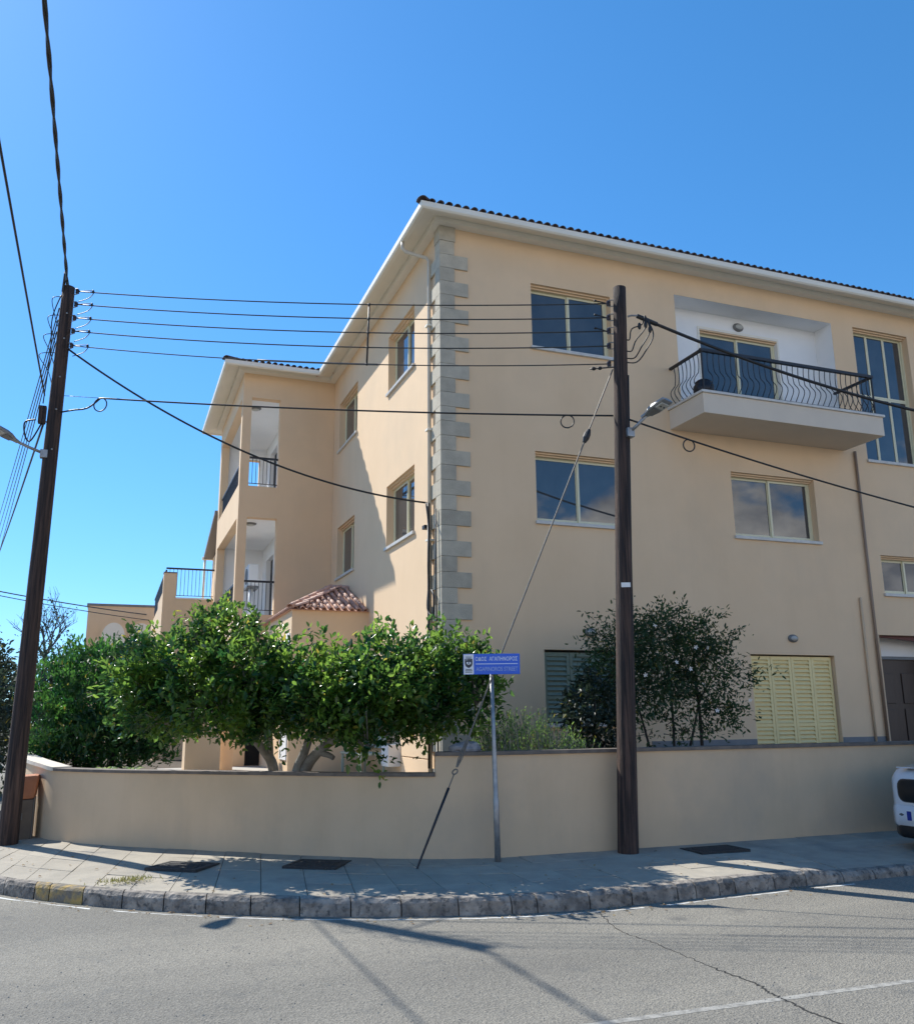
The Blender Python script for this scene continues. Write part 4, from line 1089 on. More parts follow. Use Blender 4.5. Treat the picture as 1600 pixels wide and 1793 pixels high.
# telecom cable with slack loops
a = on_pole(PL0, PL1, 6.33) + dirLR * 0.12; b = on_pole(PR0, PR1, 5.47) - dirLR * 0.1
tc = catenary(a, b, 0.06, 40)
tl = thing('telecom_cable', 'black telecom cable with slack loops strung between both poles', 'cable', a)
MB().tube(tc[:4], 0.004, 5).build('messenger', MT['wire'], tl, smooth=True)
lead0 = on_pole(PL0, PL1, 6.08) + dirLR * 0.1
sv = Vector((0, 0, 1))
MB().tube(catmull([lead0, lead0.lerp(tc[2], .45) - sv * .07, tc[2] - sv * .16, tc[3]], 8) + tc[3:], 0.012, 7).build('cable', MT['cable'], tl, smooth=True)
def loop(parent, c, r_, ax):
    pts = [Vector(c) + Vector(ax) * r_ * math.cos(t) + sv * (r_ * math.sin(t) - r_) for t in np.linspace(0.5 * math.pi, 2.5 * math.pi, 26)]
    MB().tube(pts, 0.009, 6, cap=False).build('slack_loop', MT['cable'], parent, smooth=True)
loop(tl, tc[3], 0.10, dirLR); loop(tl, tc[37], 0.085, dirLR)
b2 = on_pole(PR0, PR1, 5.42) + Vector((0.09, -0.02, 0))
t2 = thing('telecom_cable', 'black telecom cable with one loop running from the right pole to the right edge', 'cable', b2)
c2 = catenary(b2, (10.05, 8.8, 4.46), 0.04, 30); dR = (c2[-1] - c2[0]).normalized()
c2 = c2 + [c2[-1] + dR * 3 + Vector((0, 0, 0.1)), c2[-1] + dR * 12 + Vector((0, 0, 1.2))]
MB().tube(c2, 0.012, 7).build('cable', MT['cable'], t2, smooth=True); loop(t2, c2[6], 0.08, Vector((dR.x, dR.y, 0)).normalized())
# thick twisted supply from the right pole
b3 = on_pole(PR0, PR1, 6.82) + dirLR * 0.1
t3 = thing('supply_cable', 'thick black supply cable from the right pole across the balcony', 'cable', b3)
c3 = catenary(b3 + dirLR * .12, (10.29, 8.8, 5.88), 0.10, 30); dR = (c3[-1] - c3[-2]).normalized()
c3 = c3 + [c3[-1] + dR * 3, c3[-1] + dR * 10 + Vector((0, 0, 2))]
MB().tube(c3, 0.021, 8).build('cable', MT['cable'], t3, smooth=True)
MB().tube([b3, b3 + dirLR * .05 + sv * .012, b3 + dirLR * .14], 0.012, 6).build('clamp', MT['steel'], t3)
MB().tube(c3[0:3], 0.03, 8).build('grip', MT['cable'], t3, smooth=True)
# service drop from the left pole to the house corner and down the wall
a = on_pole(PL0, PL1, 7.06) + dirLR * 0.1
dp = thing('service_cable', 'black service cable sagging from the left pole to the house corner', 'cable', a)
e = Vector((X0 - 0.10, 12.86, 5.02))
MB().tube(catenary(a, e, 0.42, 40), 0.015, 7).build('cable', MT['cable'], dp, smooth=True)
wall_c = [e, Vector((X0 - .11, 12.80, 4.93)), Vector((X0 - .09, 12.77, 4.6)), Vector((X0 - .11, 12.74, 4.0)), Vector((X0 - .09, 12.78, 3.7)), Vector((X0 - .10, 12.80, 3.35)), Vector((X0 - .08, 12.62, 3.22)), Vector((X0 - .08, 12.58, 3.5)), Vector((X0 - .07, 12.7, 3.62))]
MB().tube(catmull(wall_c, 6), 0.017, 7).build('wall_run', MT['cable'], dp, smooth=True)
MB().tube([(X0 - .09, 12.79, 5.0), (X0 - .09, 12.79, 1.0)], 0.018, 8).build('conduit', MT['cable'], dp, smooth=True)
MB().tube([(X0 - .06, 12.52, 4.85), (X0 - .07, 12.50, 3.8), (X0 - .06, 12.47, 1.2)], 0.012, 6).build('side_lead', MT['cable'], dp, smooth=True)
MB().box(X0 - .14, X0 - .02, 12.84, 12.95, 4.60, 4.66).build('anchor_clamp', MT['cable'], dp)
# cables from the left pole over the street, towards and past the camera
def twisted(name, label, p0, p1, sag, r_, tw):
    o = thing(name, label, 'cable', p0); base = catenary(p0, p1, sag, 150)
    d = (Vector(p1) - Vector(p0)).normalized(); x = d.cross(sv).normalized()
    for k in range(2):
        pts = [p + (x * math.cos(tw * i + k * math.pi) + sv * math.sin(tw * i + k * math.pi)) * r_ * .8 for i, p in enumerate(base)]
        MB().tube(pts, r_, 6).build('strand', MT['cable'], o, smooth=True)
    return o
tw = twisted('twisted_cable', 'thick twisted black cable rising from the left pole top overhead', on_pole(PL0, PL1, 8.07) + Vector((-.02, -.03, .02)), (-0.86, -14.0, 8.0), 0.05, 0.014, 0.9)
MB().tube([on_pole(PL0, PL1, 7.95) + Vector((-.07, -.06, 0)), on_pole(PL0, PL1, 8.2) + Vector((-.06, -.1, .02))], 0.02, 8).build('pole_clamp', MT['cable'], tw)
q = on_pole(PL0, PL1, 8.22) + Vector((-.06, -.1, .02)); MB().ellipsoid(q, .022, .022, .03, 8, 6).build('end_cap', MT['label'], tw)
cable('overhead_cable', 'thin black cable crossing the upper left corner to the left pole', catenary(on_pole(PL0, PL1, 6.32) + Vector((-.16, -.02, 0)), (-1.05, -14, 6.6), 0.1, 60), 0.012, MT['cable'])
cable('overhead_cable', 'black cable lead dropping beside the left pole top', catmull([on_pole(PL0, PL1, 7.9) + Vector((-.09, -.03, 0)), on_pole(PL0, PL1, 7.5) + Vector((-.17, -.06, 0)), on_pole(PL0, PL1, 7.0) + Vector((-.15, 0, 0)), on_pole(PL0, PL1, 6.2) + Vector((-.17, 0, 0))], 8), 0.009, MT['cable'])
GB = 'thin wires running back from the left pole'
for k in range(4):
    a = on_pole(PL0, PL1, 7.72 - 0.19 * k) + Vector((-.10, .03, 0))
    b = Vector((-3.55 + 0.05 * k, 30, 8.35 - 0.27 * k)); d = (b - a)
    cable('back_wire', ['uppermost of the thin wires running back from the left pole', 'second of the thin wires running back from the left pole', 'third of the thin wires running back from the left pole',
          'lowest of the four thin wires running back from the left pole'][k], catenary(a, a + d * 1.8, 0.12, 40), 0.009, MT['wire'], GB, cat='wire')
a = on_pole(PL0, PL1, 5.95) + Vector((-.13, .03, 0)); b = Vector((-3.49, 30, 6.95))
cable('back_cable', 'thicker dark cable running back from below the left pole junction box', catenary(a, a + (b - a) * 1.8, 0.15, 40), 0.016, MT['cable'])
cable('far_wire', 'faint distant double wire passing behind the left pole to the far house', catenary((-6.5, 30, 6.2), (1.0, 33.9, 5.45), 0.12, 30), 0.02, MT['wire_grey'])
cable('far_wire', 'faint lower distant wire just under the double wire at the far house', catenary((-6.5, 30, 6.1), (1.1, 33.9, 5.25), 0.12, 30), 0.015, MT['wire_grey'])
# guy wire
ga = on_pole(PR0, PR1, 6.1) - dirLR * 0.10; gb = Vector((3.13, 9.42, 0.19))
gy = thing('guy_wire', 'slanting steel guy wire with black insulator anchored in the pavement', 'guy wire', gb)
L_ = lambda t: ga.lerp(gb, t)
MB().tube([L_(0), L_(.16)], 0.009, 6).build('upper_strand', MT['guy'], gy)
MB().tube([L_(.17), L_(.83)], 0.0095, 6).build('lower_strand', MT['guy'], gy)
gd = (gb - ga).normalized(); gx = Vector((0.75, -0.6, 0)).normalized()
o = MB().tube([L_(.145), L_(.155), L_(.165), L_(.175)], [0.022, 0.042, 0.042, 0.022], 10).build('strain_insulator', MT['cable'], gy)
for s_ in (-1, 1): MB().tube([L_(.75), L_(.79) + gx * .016 * s_, L_(.815) + gx * .022 * s_, L_(.83) + gx * .006 * s_], 0.006, 6).build('turnbuckle_link', MT['guy'], gy)
pts = [L_(.838) + (gx * math.cos(t) + gd * math.sin(t)) * 0.028 for t in np.linspace(0, 2 * math.pi, 16)]
MB().tube(pts, 0.008, 6, cap=False).build('eye_ring', MT['guy'], gy)
MB().tube([L_(.842), L_(.868)], 0.007, 6).build('eye_stem', MT['guy'], gy)
MB().tube([L_(.866), L_(.94), L_(1.0), L_(1.0) + gd * 0.1], [0.016, 0.0145, 0.012, 0.012], 8).build('anchor_rod', MT['iron'], gy, smooth=True)

# ------------------------------------------------------------------ street name sign
sb = Vector((4.06, 9.44, 0.19)); st_ = Vector((4.02, 9.44, 2.30))
sg = thing('street_sign', 'blue and white street name plate on a grey steel post', 'street sign', sb)
MB().tube([sb - sv * .1, sb.lerp(st_, .31), sb.lerp(st_, .315), sb.lerp(st_, .56), sb.lerp(st_, .565), st_], [0.034, 0.033, 0.028, 0.027, 0.025, 0.024], 14).build('post', MT['steel'], sg, smooth=True)
su = Vector((0.921, -0.39, 0)); sn = Vector((-0.39, -0.921, 0)); so = st_ + sn * 0.045 + sv * 0.0
def SP(u, z, d=0.0): return so + su * u + sv * z + sn * d
def splate(mb, u0, u1, z0, z1, d0, d1): mb.hexa([SP(u0, z0, d0), SP(u1, z0, d0), SP(u1, z0, d1), SP(u0, z0, d1), SP(u0, z1, d0), SP(u1, z1, d0), SP(u1, z1, d1), SP(u0, z1, d1)]); return mb
U0, U1, ZA, ZB = -0.315, 0.325, -0.105, 0.125
pltb = splate(MB(), U0, U1, ZA, ZB, -0.012, 0.0).build('plate', MT['sign_blue'], sg, bevel=0.004)
splate(MB(), U0 + .004, U0 + 0.118, ZA + .003, ZB - .004, 0.0005, 0.002).build('white_panel', MT['sign_white'], pltb)
splate(MB(), -0.175, 0.30, 0.008, 0.016, 0.0005, 0.002).build('divider_line', MT['sign_text'], pltb)
# emblem: shield with a small vessel, grey top
cx = U0 + 0.061
def shield(w, h, zc, d): 
    pts = [(-w, h), (w, h), (w, -h * .1), (w * .75, -h * .6), (0, -h), (-w * .75, -h * .6), (-w, -h * .1)]
    return [SP(cx + x, zc + z, d) for x, z in pts]
MB().poly(shield(0.043, 0.052, 0.018, 0.003)).build('emblem_shield', MT['sign_dark'], pltb)
splate(MB(), cx - .033, cx + .033, 0.052, 0.098, 0.0025, 0.003).build('emblem_top', MT['sign_grey'], pltb)
em = MB()
splate(em, cx - .024, cx - .006, 0.012, 0.036, 0.0035, 0.004); splate(em, cx + .006, cx + .024, 0.012, 0.036, 0.0035, 0.004); splate(em, cx - .012, cx + .012, 0.004, 0.010, 0.0035, 0.004)
em.build('emblem_figure', MT['sign_white'], pltb)
splate(MB(), cx - .004, cx + .004, 0.055, 0.075, 0.0035, 0.004).build('emblem_mast', MT['sign_dark'], pltb)
for za, w in ((-0.052, .036), (-0.066, .042), (-0.082, .040)): splate(MB(), cx - w, cx + w, za, za + 0.007, 0.0025, 0.003).build('emblem_caption', MT['sign_dark'], pltb)
def lettering(txt, u0, u1, z0, h, m):
    cu = bpy.data.curves.new('lettering', 'FONT'); cu.body = txt; cu.size = 1.0; cu.extrude = 0.0; cu.offset = 0.012
    t = bpy.data.objects.new('lettering', cu); COL.objects.link(t)
    bpy.context.view_layer.update()
    me = bpy.data.meshes.new_from_object(t.evaluated_get(bpy.context.evaluated_depsgraph_get()))
    bpy.data.objects.remove(t)
    xs = [v.co.x for v in me.vertices]; ys = [v.co.y for v in me.vertices]
    x0, x1, y0, y1 = min(xs), max(xs), min(ys), max(ys)
    for v in me.vertices:
        p = SP(u0 + (v.co.x - x0) / (x1 - x0) * (u1 - u0), z0 + (v.co.y - y0) / (y1 - y0) * h, 0.003)
        v.co = p - ORG[pltb]
    me.name = 'lettering'; me.materials.clear(); me.materials.append(m)
    return link('lettering', me, pltb, ORG[pltb])
lettering('ΟΔΟΣ  ΑΓΑΠΗΝΟΡΟΣ', -0.178, 0.298, 0.046, 0.046, MT['sign_text'])
lettering('AGAPINOROS STREET', -0.172, 0.300, -0.068, 0.046, MT['sign_text2'])

# ------------------------------------------------------------------ manhole covers, cabinet, rock
def cover(label, c, ux, w, l):
    c = Vector(c); u = Vector((ux[0], ux[1], 0)).normalized(); v = Vector((-u.y, u.x, 0))
    o = thing('manhole_cover', label, 'manhole cover', c, 'manhole covers in the pavement')
    def bx(mb, a0, a1, b0, b1, z0, z1): mb.hexa([c + u * a + v * b + sv * z for z in (z0, z1) for a, b in ((a0, b0), (a1, b0), (a1, b1), (a0, b1))])
    m = MB(); bx(m, -l - .04, l + .04, -w - .04, -w, -.02, .016); bx(m, -l - .04, l + .04, w, w + .04, -.02, .016); bx(m, -l - .04, -l, -w, w, -.02, .016); bx(m, l, l + .04, -w, w, -.02, .016)
    m.build('frame', MT['manhole'], o)
    m = MB(); bx(m, -l + .004, l - .004, -w + .004, w - .004, -.02, .012); cv = m.build('lid', MT['manhole'], o)
    for i in range(4):
        m = MB(); b0 = -w + .05 + (2 * w - .1) * i / 4; bx(m, -l + .05, l - .05, b0, b0 + .04, .0125, .018); m.build('rib', MT['manhole'], cv)
    return o
cover('dark iron cover in tree shade left of the guy wire anchor', (2.22, 10.1, 0.187), (0.83, -0.56), 0.21, 0.26)
cover('dark iron cover with sunlit flecks, nearest the yellow kerb stone', (0.86, 10.60, 0.182), (0.8, -0.6), 0.20, 0.27)
cover('dark iron cover right of the lamp pole by the wall', (6.72, 9.22, 0.186), (1, 0.02), 0.17, 0.30)
kb = thing('meter_pier', 'short brown meter pier with terracotta top beside the left pole', 'meter pier', (-1.02, 13.95, 0.18))
MB().box(-1.24, -0.87, 13.80, 14.15, 0.1, 0.70).build('body', MT['cabinet'], kb, bevel=0.01)
m = MB().hexa([(-1.25, 13.79, .701), (-0.86, 13.79, .701), (-0.86, 14.16, .701), (-1.25, 14.16, .701), (-1.20, 13.83, 1.0), (-0.83, 13.80, 1.02), (-0.83, 14.16, 1.02), (-1.20, 14.16, 1.0)])
m.build('terracotta_top', MT['terracotta'], kb, bevel=0.05)
m = MB(); 
for a0, a1, z0, z1 in ((-1.07, -.99, .44, .455), (-1.07, -.99, .51, .525), (-1.07, -1.055, .455, .51), (-1.005, -.99, .455, .51)): m.box(a0, a1, 13.79, 13.80, z0, z1)
m.build('socket_frame', MT['lamp_grey'], kb)
MB().box(-0.868, -0.858, 13.81, 14.1, 0.2, 0.72).build('side_strip', MT['lamp_grey'], kb)
rk = MB(); bmr = bmesh.new(); bmesh.ops.create_icosphere(bmr, subdivisions=3, radius=1.0)
for v_ in bmr.verts:
    n_ = 1 + 0.25 * mnoise.noise(v_.co * 1.7) + 0.12 * mnoise.noise(v_.co * 4.5)
    v_.co = Vector((v_.co.x * .20 * n_, v_.co.y * .10 * n_, max(-0.03, v_.co.z * .085 * n_)))
me = bpy.data.meshes.new('rock'); bmr.to_mesh(me); bmr.free(); me.materials.append(MT['rock'])
tag(link('rock', me, None, (3.86, 9.83, 1.37)), 'flat grey rock lying on the wall coping by the sign post', 'rock')

# ------------------------------------------------------------------ vegetation
def leaf_mesh(name, centers, dirs, ups, L, W, m, bend=0.25):
    """one mesh of many small folded leaves: base, two shoulders each side, tip"""
    n = len(centers)
    d = dirs / np.linalg.norm(dirs, axis=1, keepdims=True)
    s = np.cross(d, ups); s /= np.maximum(np.linalg.norm(s, axis=1, keepdims=True), 1e-6)
    u = np.cross(s, d)
    L = L[:, None]; W = W[:, None]
    base = centers; tip = centers + d * L - u * L * bend * 0.6
    l1 = centers + d * L * .33 + s * W * .5 + u * W * .18; l2 = centers + d * L * .72 + s * W * .42 + u * W * .12 - u * L * bend * .25
    r1 = centers + d * L * .33 - s * W * .5 + u * W * .18; r2 = centers + d * L * .72 - s * W * .42 + u * W * .12 - u * L * bend * .25
    V = np.stack([base, l1, l2, tip, r2, r1], 1).reshape(-1, 3)
    me = bpy.data.meshes.new(name)
    me.vertices.add(n * 6); me.vertices.foreach_set('co', V.astype(np.float32).ravel())
    b = np.arange(n)[:, None] * 6
    F = np.concatenate([b + np.array([[0, 1, 2, 3]]), b + np.array([[0, 3, 4, 5]])], 1).reshape(-1)
    me.loops.add(n * 8); me.loops.foreach_set('vertex_index', F.astype(np.int32))
    me.polygons.add(n * 2); me.polygons.foreach_set('loop_start', (np.arange(n * 2) * 4).astype(np.int32))
    me.polygons.foreach_set('loop_total', np.full(n * 2, 4, np.int32))
    me.update(calc_edges=True); me.validate(); me.materials.append(m)
    return me
def rand_dirs(n):
    v = RNG.normal(size=(n, 3)); return v / np.linalg.norm(v, axis=1, keepdims=True)
def crown_twigs(blobs, n, shell=0.55, lumps=0.35, seed=0):
    """twig positions in the outer layers of overlapping lobes, with clumps and gaps; returns points and outward directions"""
    vol = np.array([b[3] * b[4] * b[5] for b in blobs]) ** 0.8; pr_ = vol / vol.sum()
    P, D = [], []
    while len(P) < n:
        b = blobs[RNG.choice(len(blobs), p=pr_)]
        v = rand_dirs(1)[0]
        rr = RNG.uniform(shell, 1.0) ** 0.6
        lump = 1 + lumps * mnoise.noise(Vector((v * 2.3 + seed + b[0])))
        p = np.array(b[:3]) + v * np.array(b[3:]) * rr * lump
        if mnoise.noise(Vector(p * 2.6) + Vector((seed, 0, 0))) < -0.23: continue
        P.append(p); D.append(v)
    return np.array(P), np.array(D)
def leafy(P, D, per, spread, L0, L1, aspect, up_bias=0.35, droop=0.0, upf=(0, 0, 1)):
    n = len(P) * per
    C = np.repeat(P, per, 0) + RNG.normal(size=(n, 3)) * spread
    d = np.repeat(D, per, 0) * 0.8 + RNG.normal(size=(n, 3)) * 0.75 + np.array([0, 0, up_bias])
    up_ = np.array([upf]) + RNG.normal(size=(n, 3)) * 0.65
    L = RNG.uniform(L0, L1, n)
    return C, d, up_, L, L * aspect
def branchy(mb, path, r0, r1, n=8):
    pts = catmull(path, 6); k = len(pts) - 1
    mb.tube(pts, [r0 + (r1 - r0) * i / k for i in range(k + 1)], n)

def tree_thing(name, label, cat, at, group=None): return thing(name, label, cat, at, group)

CIT_L = [(0.38, 11.62, 2.14, 0.46, 0.63, 0.48), (0.98, 11.36, 2.23, 0.64, 0.73, 0.53), (1.55, 10.95, 2.22, 0.62, 0.75, 0.52), (1.29, 11.0, 1.88, 0.76, 0.62, 0.36), (0.62, 11.55, 1.86, 0.56, 0.6, 0.36),
         (1.23, 11.41, 2.74, 0.34, 0.45, 0.24), (1.78, 10.85, 1.85, 0.42, 0.5, 0.32)]
CIT_R = [(2.31, 10.52, 2.08, 0.60, 0.72, 0.40), (3.0, 10.2, 2.15, 0.68, 0.77, 0.46), (3.68, 10.2, 2.15, 0.58, 0.55, 0.46), (2.76, 10.3, 1.84, 0.66, 0.62, 0.36), (2.27, 10.52, 1.86, 0.54, 0.6, 0.30),
         (3.70, 10.1, 1.84, 0.56, 0.5, 0.36), (2.78, 10.15, 1.50, 0.25, 0.3, 0.27), (4.14, 10.2, 2.08, 0.28, 0.33, 0.42), (3.25, 10.15, 1.92, 0.55, 0.55, 0.36)]
def sprays(blobs, n, l0, l1, step=6):
    P, D = [], []
    for _ in range(n):
        b = blobs[RNG.integers(len(blobs))]; v = rand_dirs(1)[0]
        if v[1] > 0.5: v[1] *= -1
        p = np.array(b[:3]) + v * np.array(b[3:]) * 0.85
        d = v * 0.8 + RNG.normal(size=3) * 0.35 + np.array([0, 0, 0.25]); d /= np.linalg.norm(d); L = RNG.uniform(l0, l1)
        for k in range(step): P.append(p + d * L * k / (step - 1) - np.array([0, 0, 0.12 * L * (k / step) ** 2])); D.append(d)
    return np.array(P), np.array(D)
def citrus(label, at, blobs, trunk_paths, n, seed, sprigs):
    t = tree_thing('citrus_tree', label, 'tree', at, 'citrus trees behind the low wall')
    mb = MB()
    for p, r0, r1 in trunk_paths: branchy(mb, p, r0, r1)
    mb.build('trunk', MT['bark'], t, smooth=True)
    P, D = crown_twigs(blobs, n, 0.40, 0.55, seed)
    # upright sprigs along the top
    SPp, SPd = [], []
    for _ in range(sprigs):
        b = blobs[RNG.integers(len(blobs))]
        a = RNG.uniform(0, 2 * math.pi); rr = RNG.uniform(0, 0.8)
        p = np.array([b[0] + b[3] * rr * math.cos(a), b[1] + b[4] * rr * math.sin(a), b[2] + b[5] * math.sqrt(1 - rr * rr * .9)])
        hgt = RNG.uniform(0.05, 0.30) ** 1.0
        for k in range(4): SPp.append(p + np.array([0, 0, hgt * k / 3])); SPd.append(np.array([RNG.normal() * .5, RNG.normal() * .5, .8]))
    P2, D2 = np.array(SPp), np.array(SPd)
    Ps, Ds = sprays(blobs, sprigs, 0.16, 0.34)
    P2, D2 = np.concatenate([P2, Ps]), np.concatenate([D2, Ds])
    A = leafy(P, D, 6, 0.065, 0.048, 0.118, 0.48); B = leafy(P2, D2, 3, 0.02, 0.06, 0.095, 0.45, 0.5)
    C = [np.concatenate([x, y]) for x, y in zip(A, B)]
    keep = ~((C[0][:, 1] < 9.74) & (C[0][:, 0] > 3.45))          # no leaf pokes through the sign plate
    C = [x[keep] for x in C]
    o = ORG[t]
    me = leaf_mesh('crown', C[0] - np.array(o), C[1], C[2], C[3], C[4], MT['citrus'])
    stuff(link('crown', me, t, o))
    tb = MB()
    for i in range(0, len(P), 9):
        b = min(blobs, key=lambda q: (q[0] - P[i][0]) ** 2 + (q[1] - P[i][1]) ** 2 + (q[2] - P[i][2]) ** 2)
        tb.tube([Vector(b[:3]) - Vector((0, 0, b[5] * .5)), Vector(b[:3]).lerp(Vector(P[i]), .6), Vector(P[i])], [0.012, 0.008, 0.004], 5)
    stuff(tb.build('twigs', MT['bark'], t))
    return t
V3 = Vector
citrus('broad citrus tree with glossy leaves behind the wall, left of the sign', (1.98, 11.75, 0.74), CIT_L,
       [([V3((2.0, 11.72, .7)), V3((1.98, 11.70, 1.12)), V3((1.86, 11.66, 1.33)), V3((1.62, 11.55, 1.56)), V3((1.3, 11.4, 1.76)), V3((0.9, 11.4, 2.06))], 0.075, 0.03),
        ([V3((1.93, 11.68, 1.28)), V3((1.88, 11.5, 1.65)), V3((1.75, 11.2, 2.25))], 0.045, 0.02)], 1900, 3.0, 130)
citrus('citrus tree with forked pale trunk behind the wall, its crown reaching behind the sign plate', (2.3, 11.2, 0.74), CIT_R,
       [([V3((2.22, 11.12, .7)), V3((2.25, 11.08, 1.1)), V3((2.38, 10.95, 1.33)), V3((2.58, 10.75, 1.51)), V3((2.84, 10.5, 1.66)), V3((3.15, 10.25, 1.95))], 0.085, 0.03),
        ([V3((2.18, 11.15, .7)), V3((2.17, 11.12, 1.1)), V3((2.24, 11.0, 1.37)), V3((2.3, 10.8, 1.72)), V3((2.35, 10.6, 2.2))], 0.075, 0.03),
        ([V3((2.56, 10.77, 1.5)), V3((2.80, 10.4, 1.58)), V3((3.02, 10.2, 1.68)), V3((3.4, 10.1, 1.88))], 0.04, 0.015),
        ([V3((2.39, 10.94, 1.33)), V3((2.48, 10.80, 1.30)), V3((2.52, 10.74, 1.27))], 0.04, 0.03)], 2150, 9.0, 140)

# rounded cypress-like shrub at the left: flat upright fronds
HED = [(-0.84, 16.4, 1.90, 0.54, 0.75, 0.88), (-0.21, 16.4, 2.09, 0.80, 0.85, 0.99), (0.41, 16.2, 2.07, 0.66, 0.8, 0.95), (-0.07, 16.2, 1.45, 1.1, 0.8, 0.52), (0.80, 15.9, 1.72, 0.40, 0.5, 0.72)]
hd = tree_thing('cypress_shrub', 'dense rounded bright green shrub behind the left end of the wall', 'shrub', (-0.1, 16.2, 0.74))
P, D = crown_twigs(HED, 3600, 0.6, 0.22, 5.0)
C = leafy(P, D * 0.6, 5, 0.045, 0.06, 0.13, 0.34, 0.95)
o = ORG[hd]
stuff(link('foliage', leaf_mesh('foliage', C[0] - np.array(o), C[1], D.repeat(5, 0) + RNG.normal(size=(len(C[0]), 3)) * .5, C[3], C[4], MT['hedge'], 0.1), hd, o))
mb = MB()
for k in range(4): branchy(mb, [V3((-0.4 + .25 * k, 16.15, 0.7)), V3((-0.5 + .3 * k, 16.2, 1.3)), V3((-0.6 + .38 * k, 16.25, 2.0))], 0.05, 0.02)
mb.build('stem', MT['bark_dark'], hd, smooth=True)

# airy dark shrub in front of the right shutters, with white flowers
BUSH = [(6.54, 10.8, 2.68, 0.62, 0.55, 0.46), (7.23, 10.75, 2.84, 0.72, 0.55, 0.45), (7.75, 10.7, 2.53, 0.76, 0.55, 0.53), (7.07, 10.7, 2.24, 0.80, 0.55, 0.45), (6.43, 10.7, 2.13, 0.58, 0.45, 0.44),
        (8.1, 10.7, 2.29, 0.52, 0.45, 0.5), (7.72, 10.65, 1.94, 0.62, 0.45, 0.42), (6.94, 10.65, 1.62, 0.60, 0.42, 0.34), (7.5, 10.6, 1.62, 0.42, 0.4, 0.28)]
bs = tree_thing('flowering_shrub', 'airy dark shrub with a few white flowers behind the lamp pole', 'shrub', (7.5, 10.7, 0.74))
P, D = crown_twigs(BUSH[:2] + BUSH[3:5] + [(7.62, 10.7, 2.56, 0.6, 0.5, 0.48)], 1150, 0.1, 0.45, 21.0)
P1, D1 = crown_twigs(BUSH, 420, 0.3, 0.7, 33.0)
P2, D2 = sprays([(b[0], b[1], b[2], b[3] * .95, b[4], b[5] * .95) for b in BUSH], 95, 0.16, 0.42, 7)
P, D = np.concatenate([P, P1, P2]), np.concatenate([D, D1, D2])
C = leafy(P, D, 5, 0.06, 0.045, 0.085, 0.36, 0.05)
o = ORG[bs]
stuff(link('foliage', leaf_mesh('foliage', C[0] - np.array(o), C[1], C[2], C[3], C[4], MT['bushleaf']), bs, o))
mb = MB()
branchy(mb, [V3((7.7, 10.7, .7)), V3((7.71, 10.7, 1.66)), V3((7.68, 10.7, 2.13)), V3((7.69, 10.72, 2.75))], 0.028, 0.01)
branchy(mb, [V3((7.24, 10.7, .7)), V3((7.26, 10.7, 1.9)), V3((7.22, 10.72, 2.6))], 0.022, 0.008)
branchy(mb, [V3((7.32, 10.7, .7)), V3((7.58, 10.7, 1.5)), V3((7.72, 10.65, 1.97)), V3((8.07, 10.65, 2.4))], 0.022, 0.007)
branchy(mb, [V3((7.0, 10.7, .7)), V3((6.8, 10.72, 1.6)), V3((6.55, 10.75, 2.5))], 0.022, 0.007)
mb.build('trunk', MT['bark_dark'], bs, smooth=True)
tb = MB()
for i in range(0, len(P), 9):
    b = min(BUSH, key=lambda q: (q[0] - P[i][0]) ** 2 + (q[2] - P[i][2]) ** 2)
    tb.tube([Vector(b[:3]).lerp(Vector(P[i]), .35) - Vector((0, 0, .06)), Vector(b[:3]).lerp(Vector(P[i]), .7), Vector(P[i])], [0.005, 0.004, 0.002], 4)
stuff(tb.build('twigs', MT['bark_dark'], bs))
fl = MB()
for k in range(5):
    a = 2 * math.pi * k / 5
    fl.poly([(0, 0, 0), (0.015 * math.cos(a - .45), -0.004, 0.022 * math.sin(a - .45)), (0.036 * math.cos(a), -0.010, 0.036 * math.sin(a)), (0.022 * math.cos(a + .45), -0.004, 0.022 * math.sin(a + .45))])
fme = fl.mesh('flower', MT['flower'], recalc=False)
for x, z in ((6.72, 2.90), (7.35, 2.62), (7.58, 2.62), (7.25, 2.33), (8.22, 1.92), (7.45, 2.12), (7.08, 2.42), (7.62, 1.78), (6.60, 2.25)):
    o_ = link('flower', fme, bs, (x, 10.22 + random.uniform(-.05, .08), z)); o_.rotation_euler = (random.uniform(-.5, .5), random.uniform(0, 6), random.uniform(-.5, .5))

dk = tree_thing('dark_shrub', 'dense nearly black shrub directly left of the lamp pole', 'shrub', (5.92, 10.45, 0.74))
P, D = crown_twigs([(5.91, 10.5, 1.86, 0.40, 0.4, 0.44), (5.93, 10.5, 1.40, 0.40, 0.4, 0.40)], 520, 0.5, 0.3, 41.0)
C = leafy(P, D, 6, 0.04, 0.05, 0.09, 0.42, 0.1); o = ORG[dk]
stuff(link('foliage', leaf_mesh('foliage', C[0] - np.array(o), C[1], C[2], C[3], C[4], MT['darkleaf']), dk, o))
mb = MB(); branchy(mb, [V3((5.92, 10.5, .7)), V3((5.9, 10.5, 1.3)), V3((5.95, 10.5, 2.0))], 0.03, 0.01); mb.build('stem', MT['bark_dark'], dk, smooth=True)

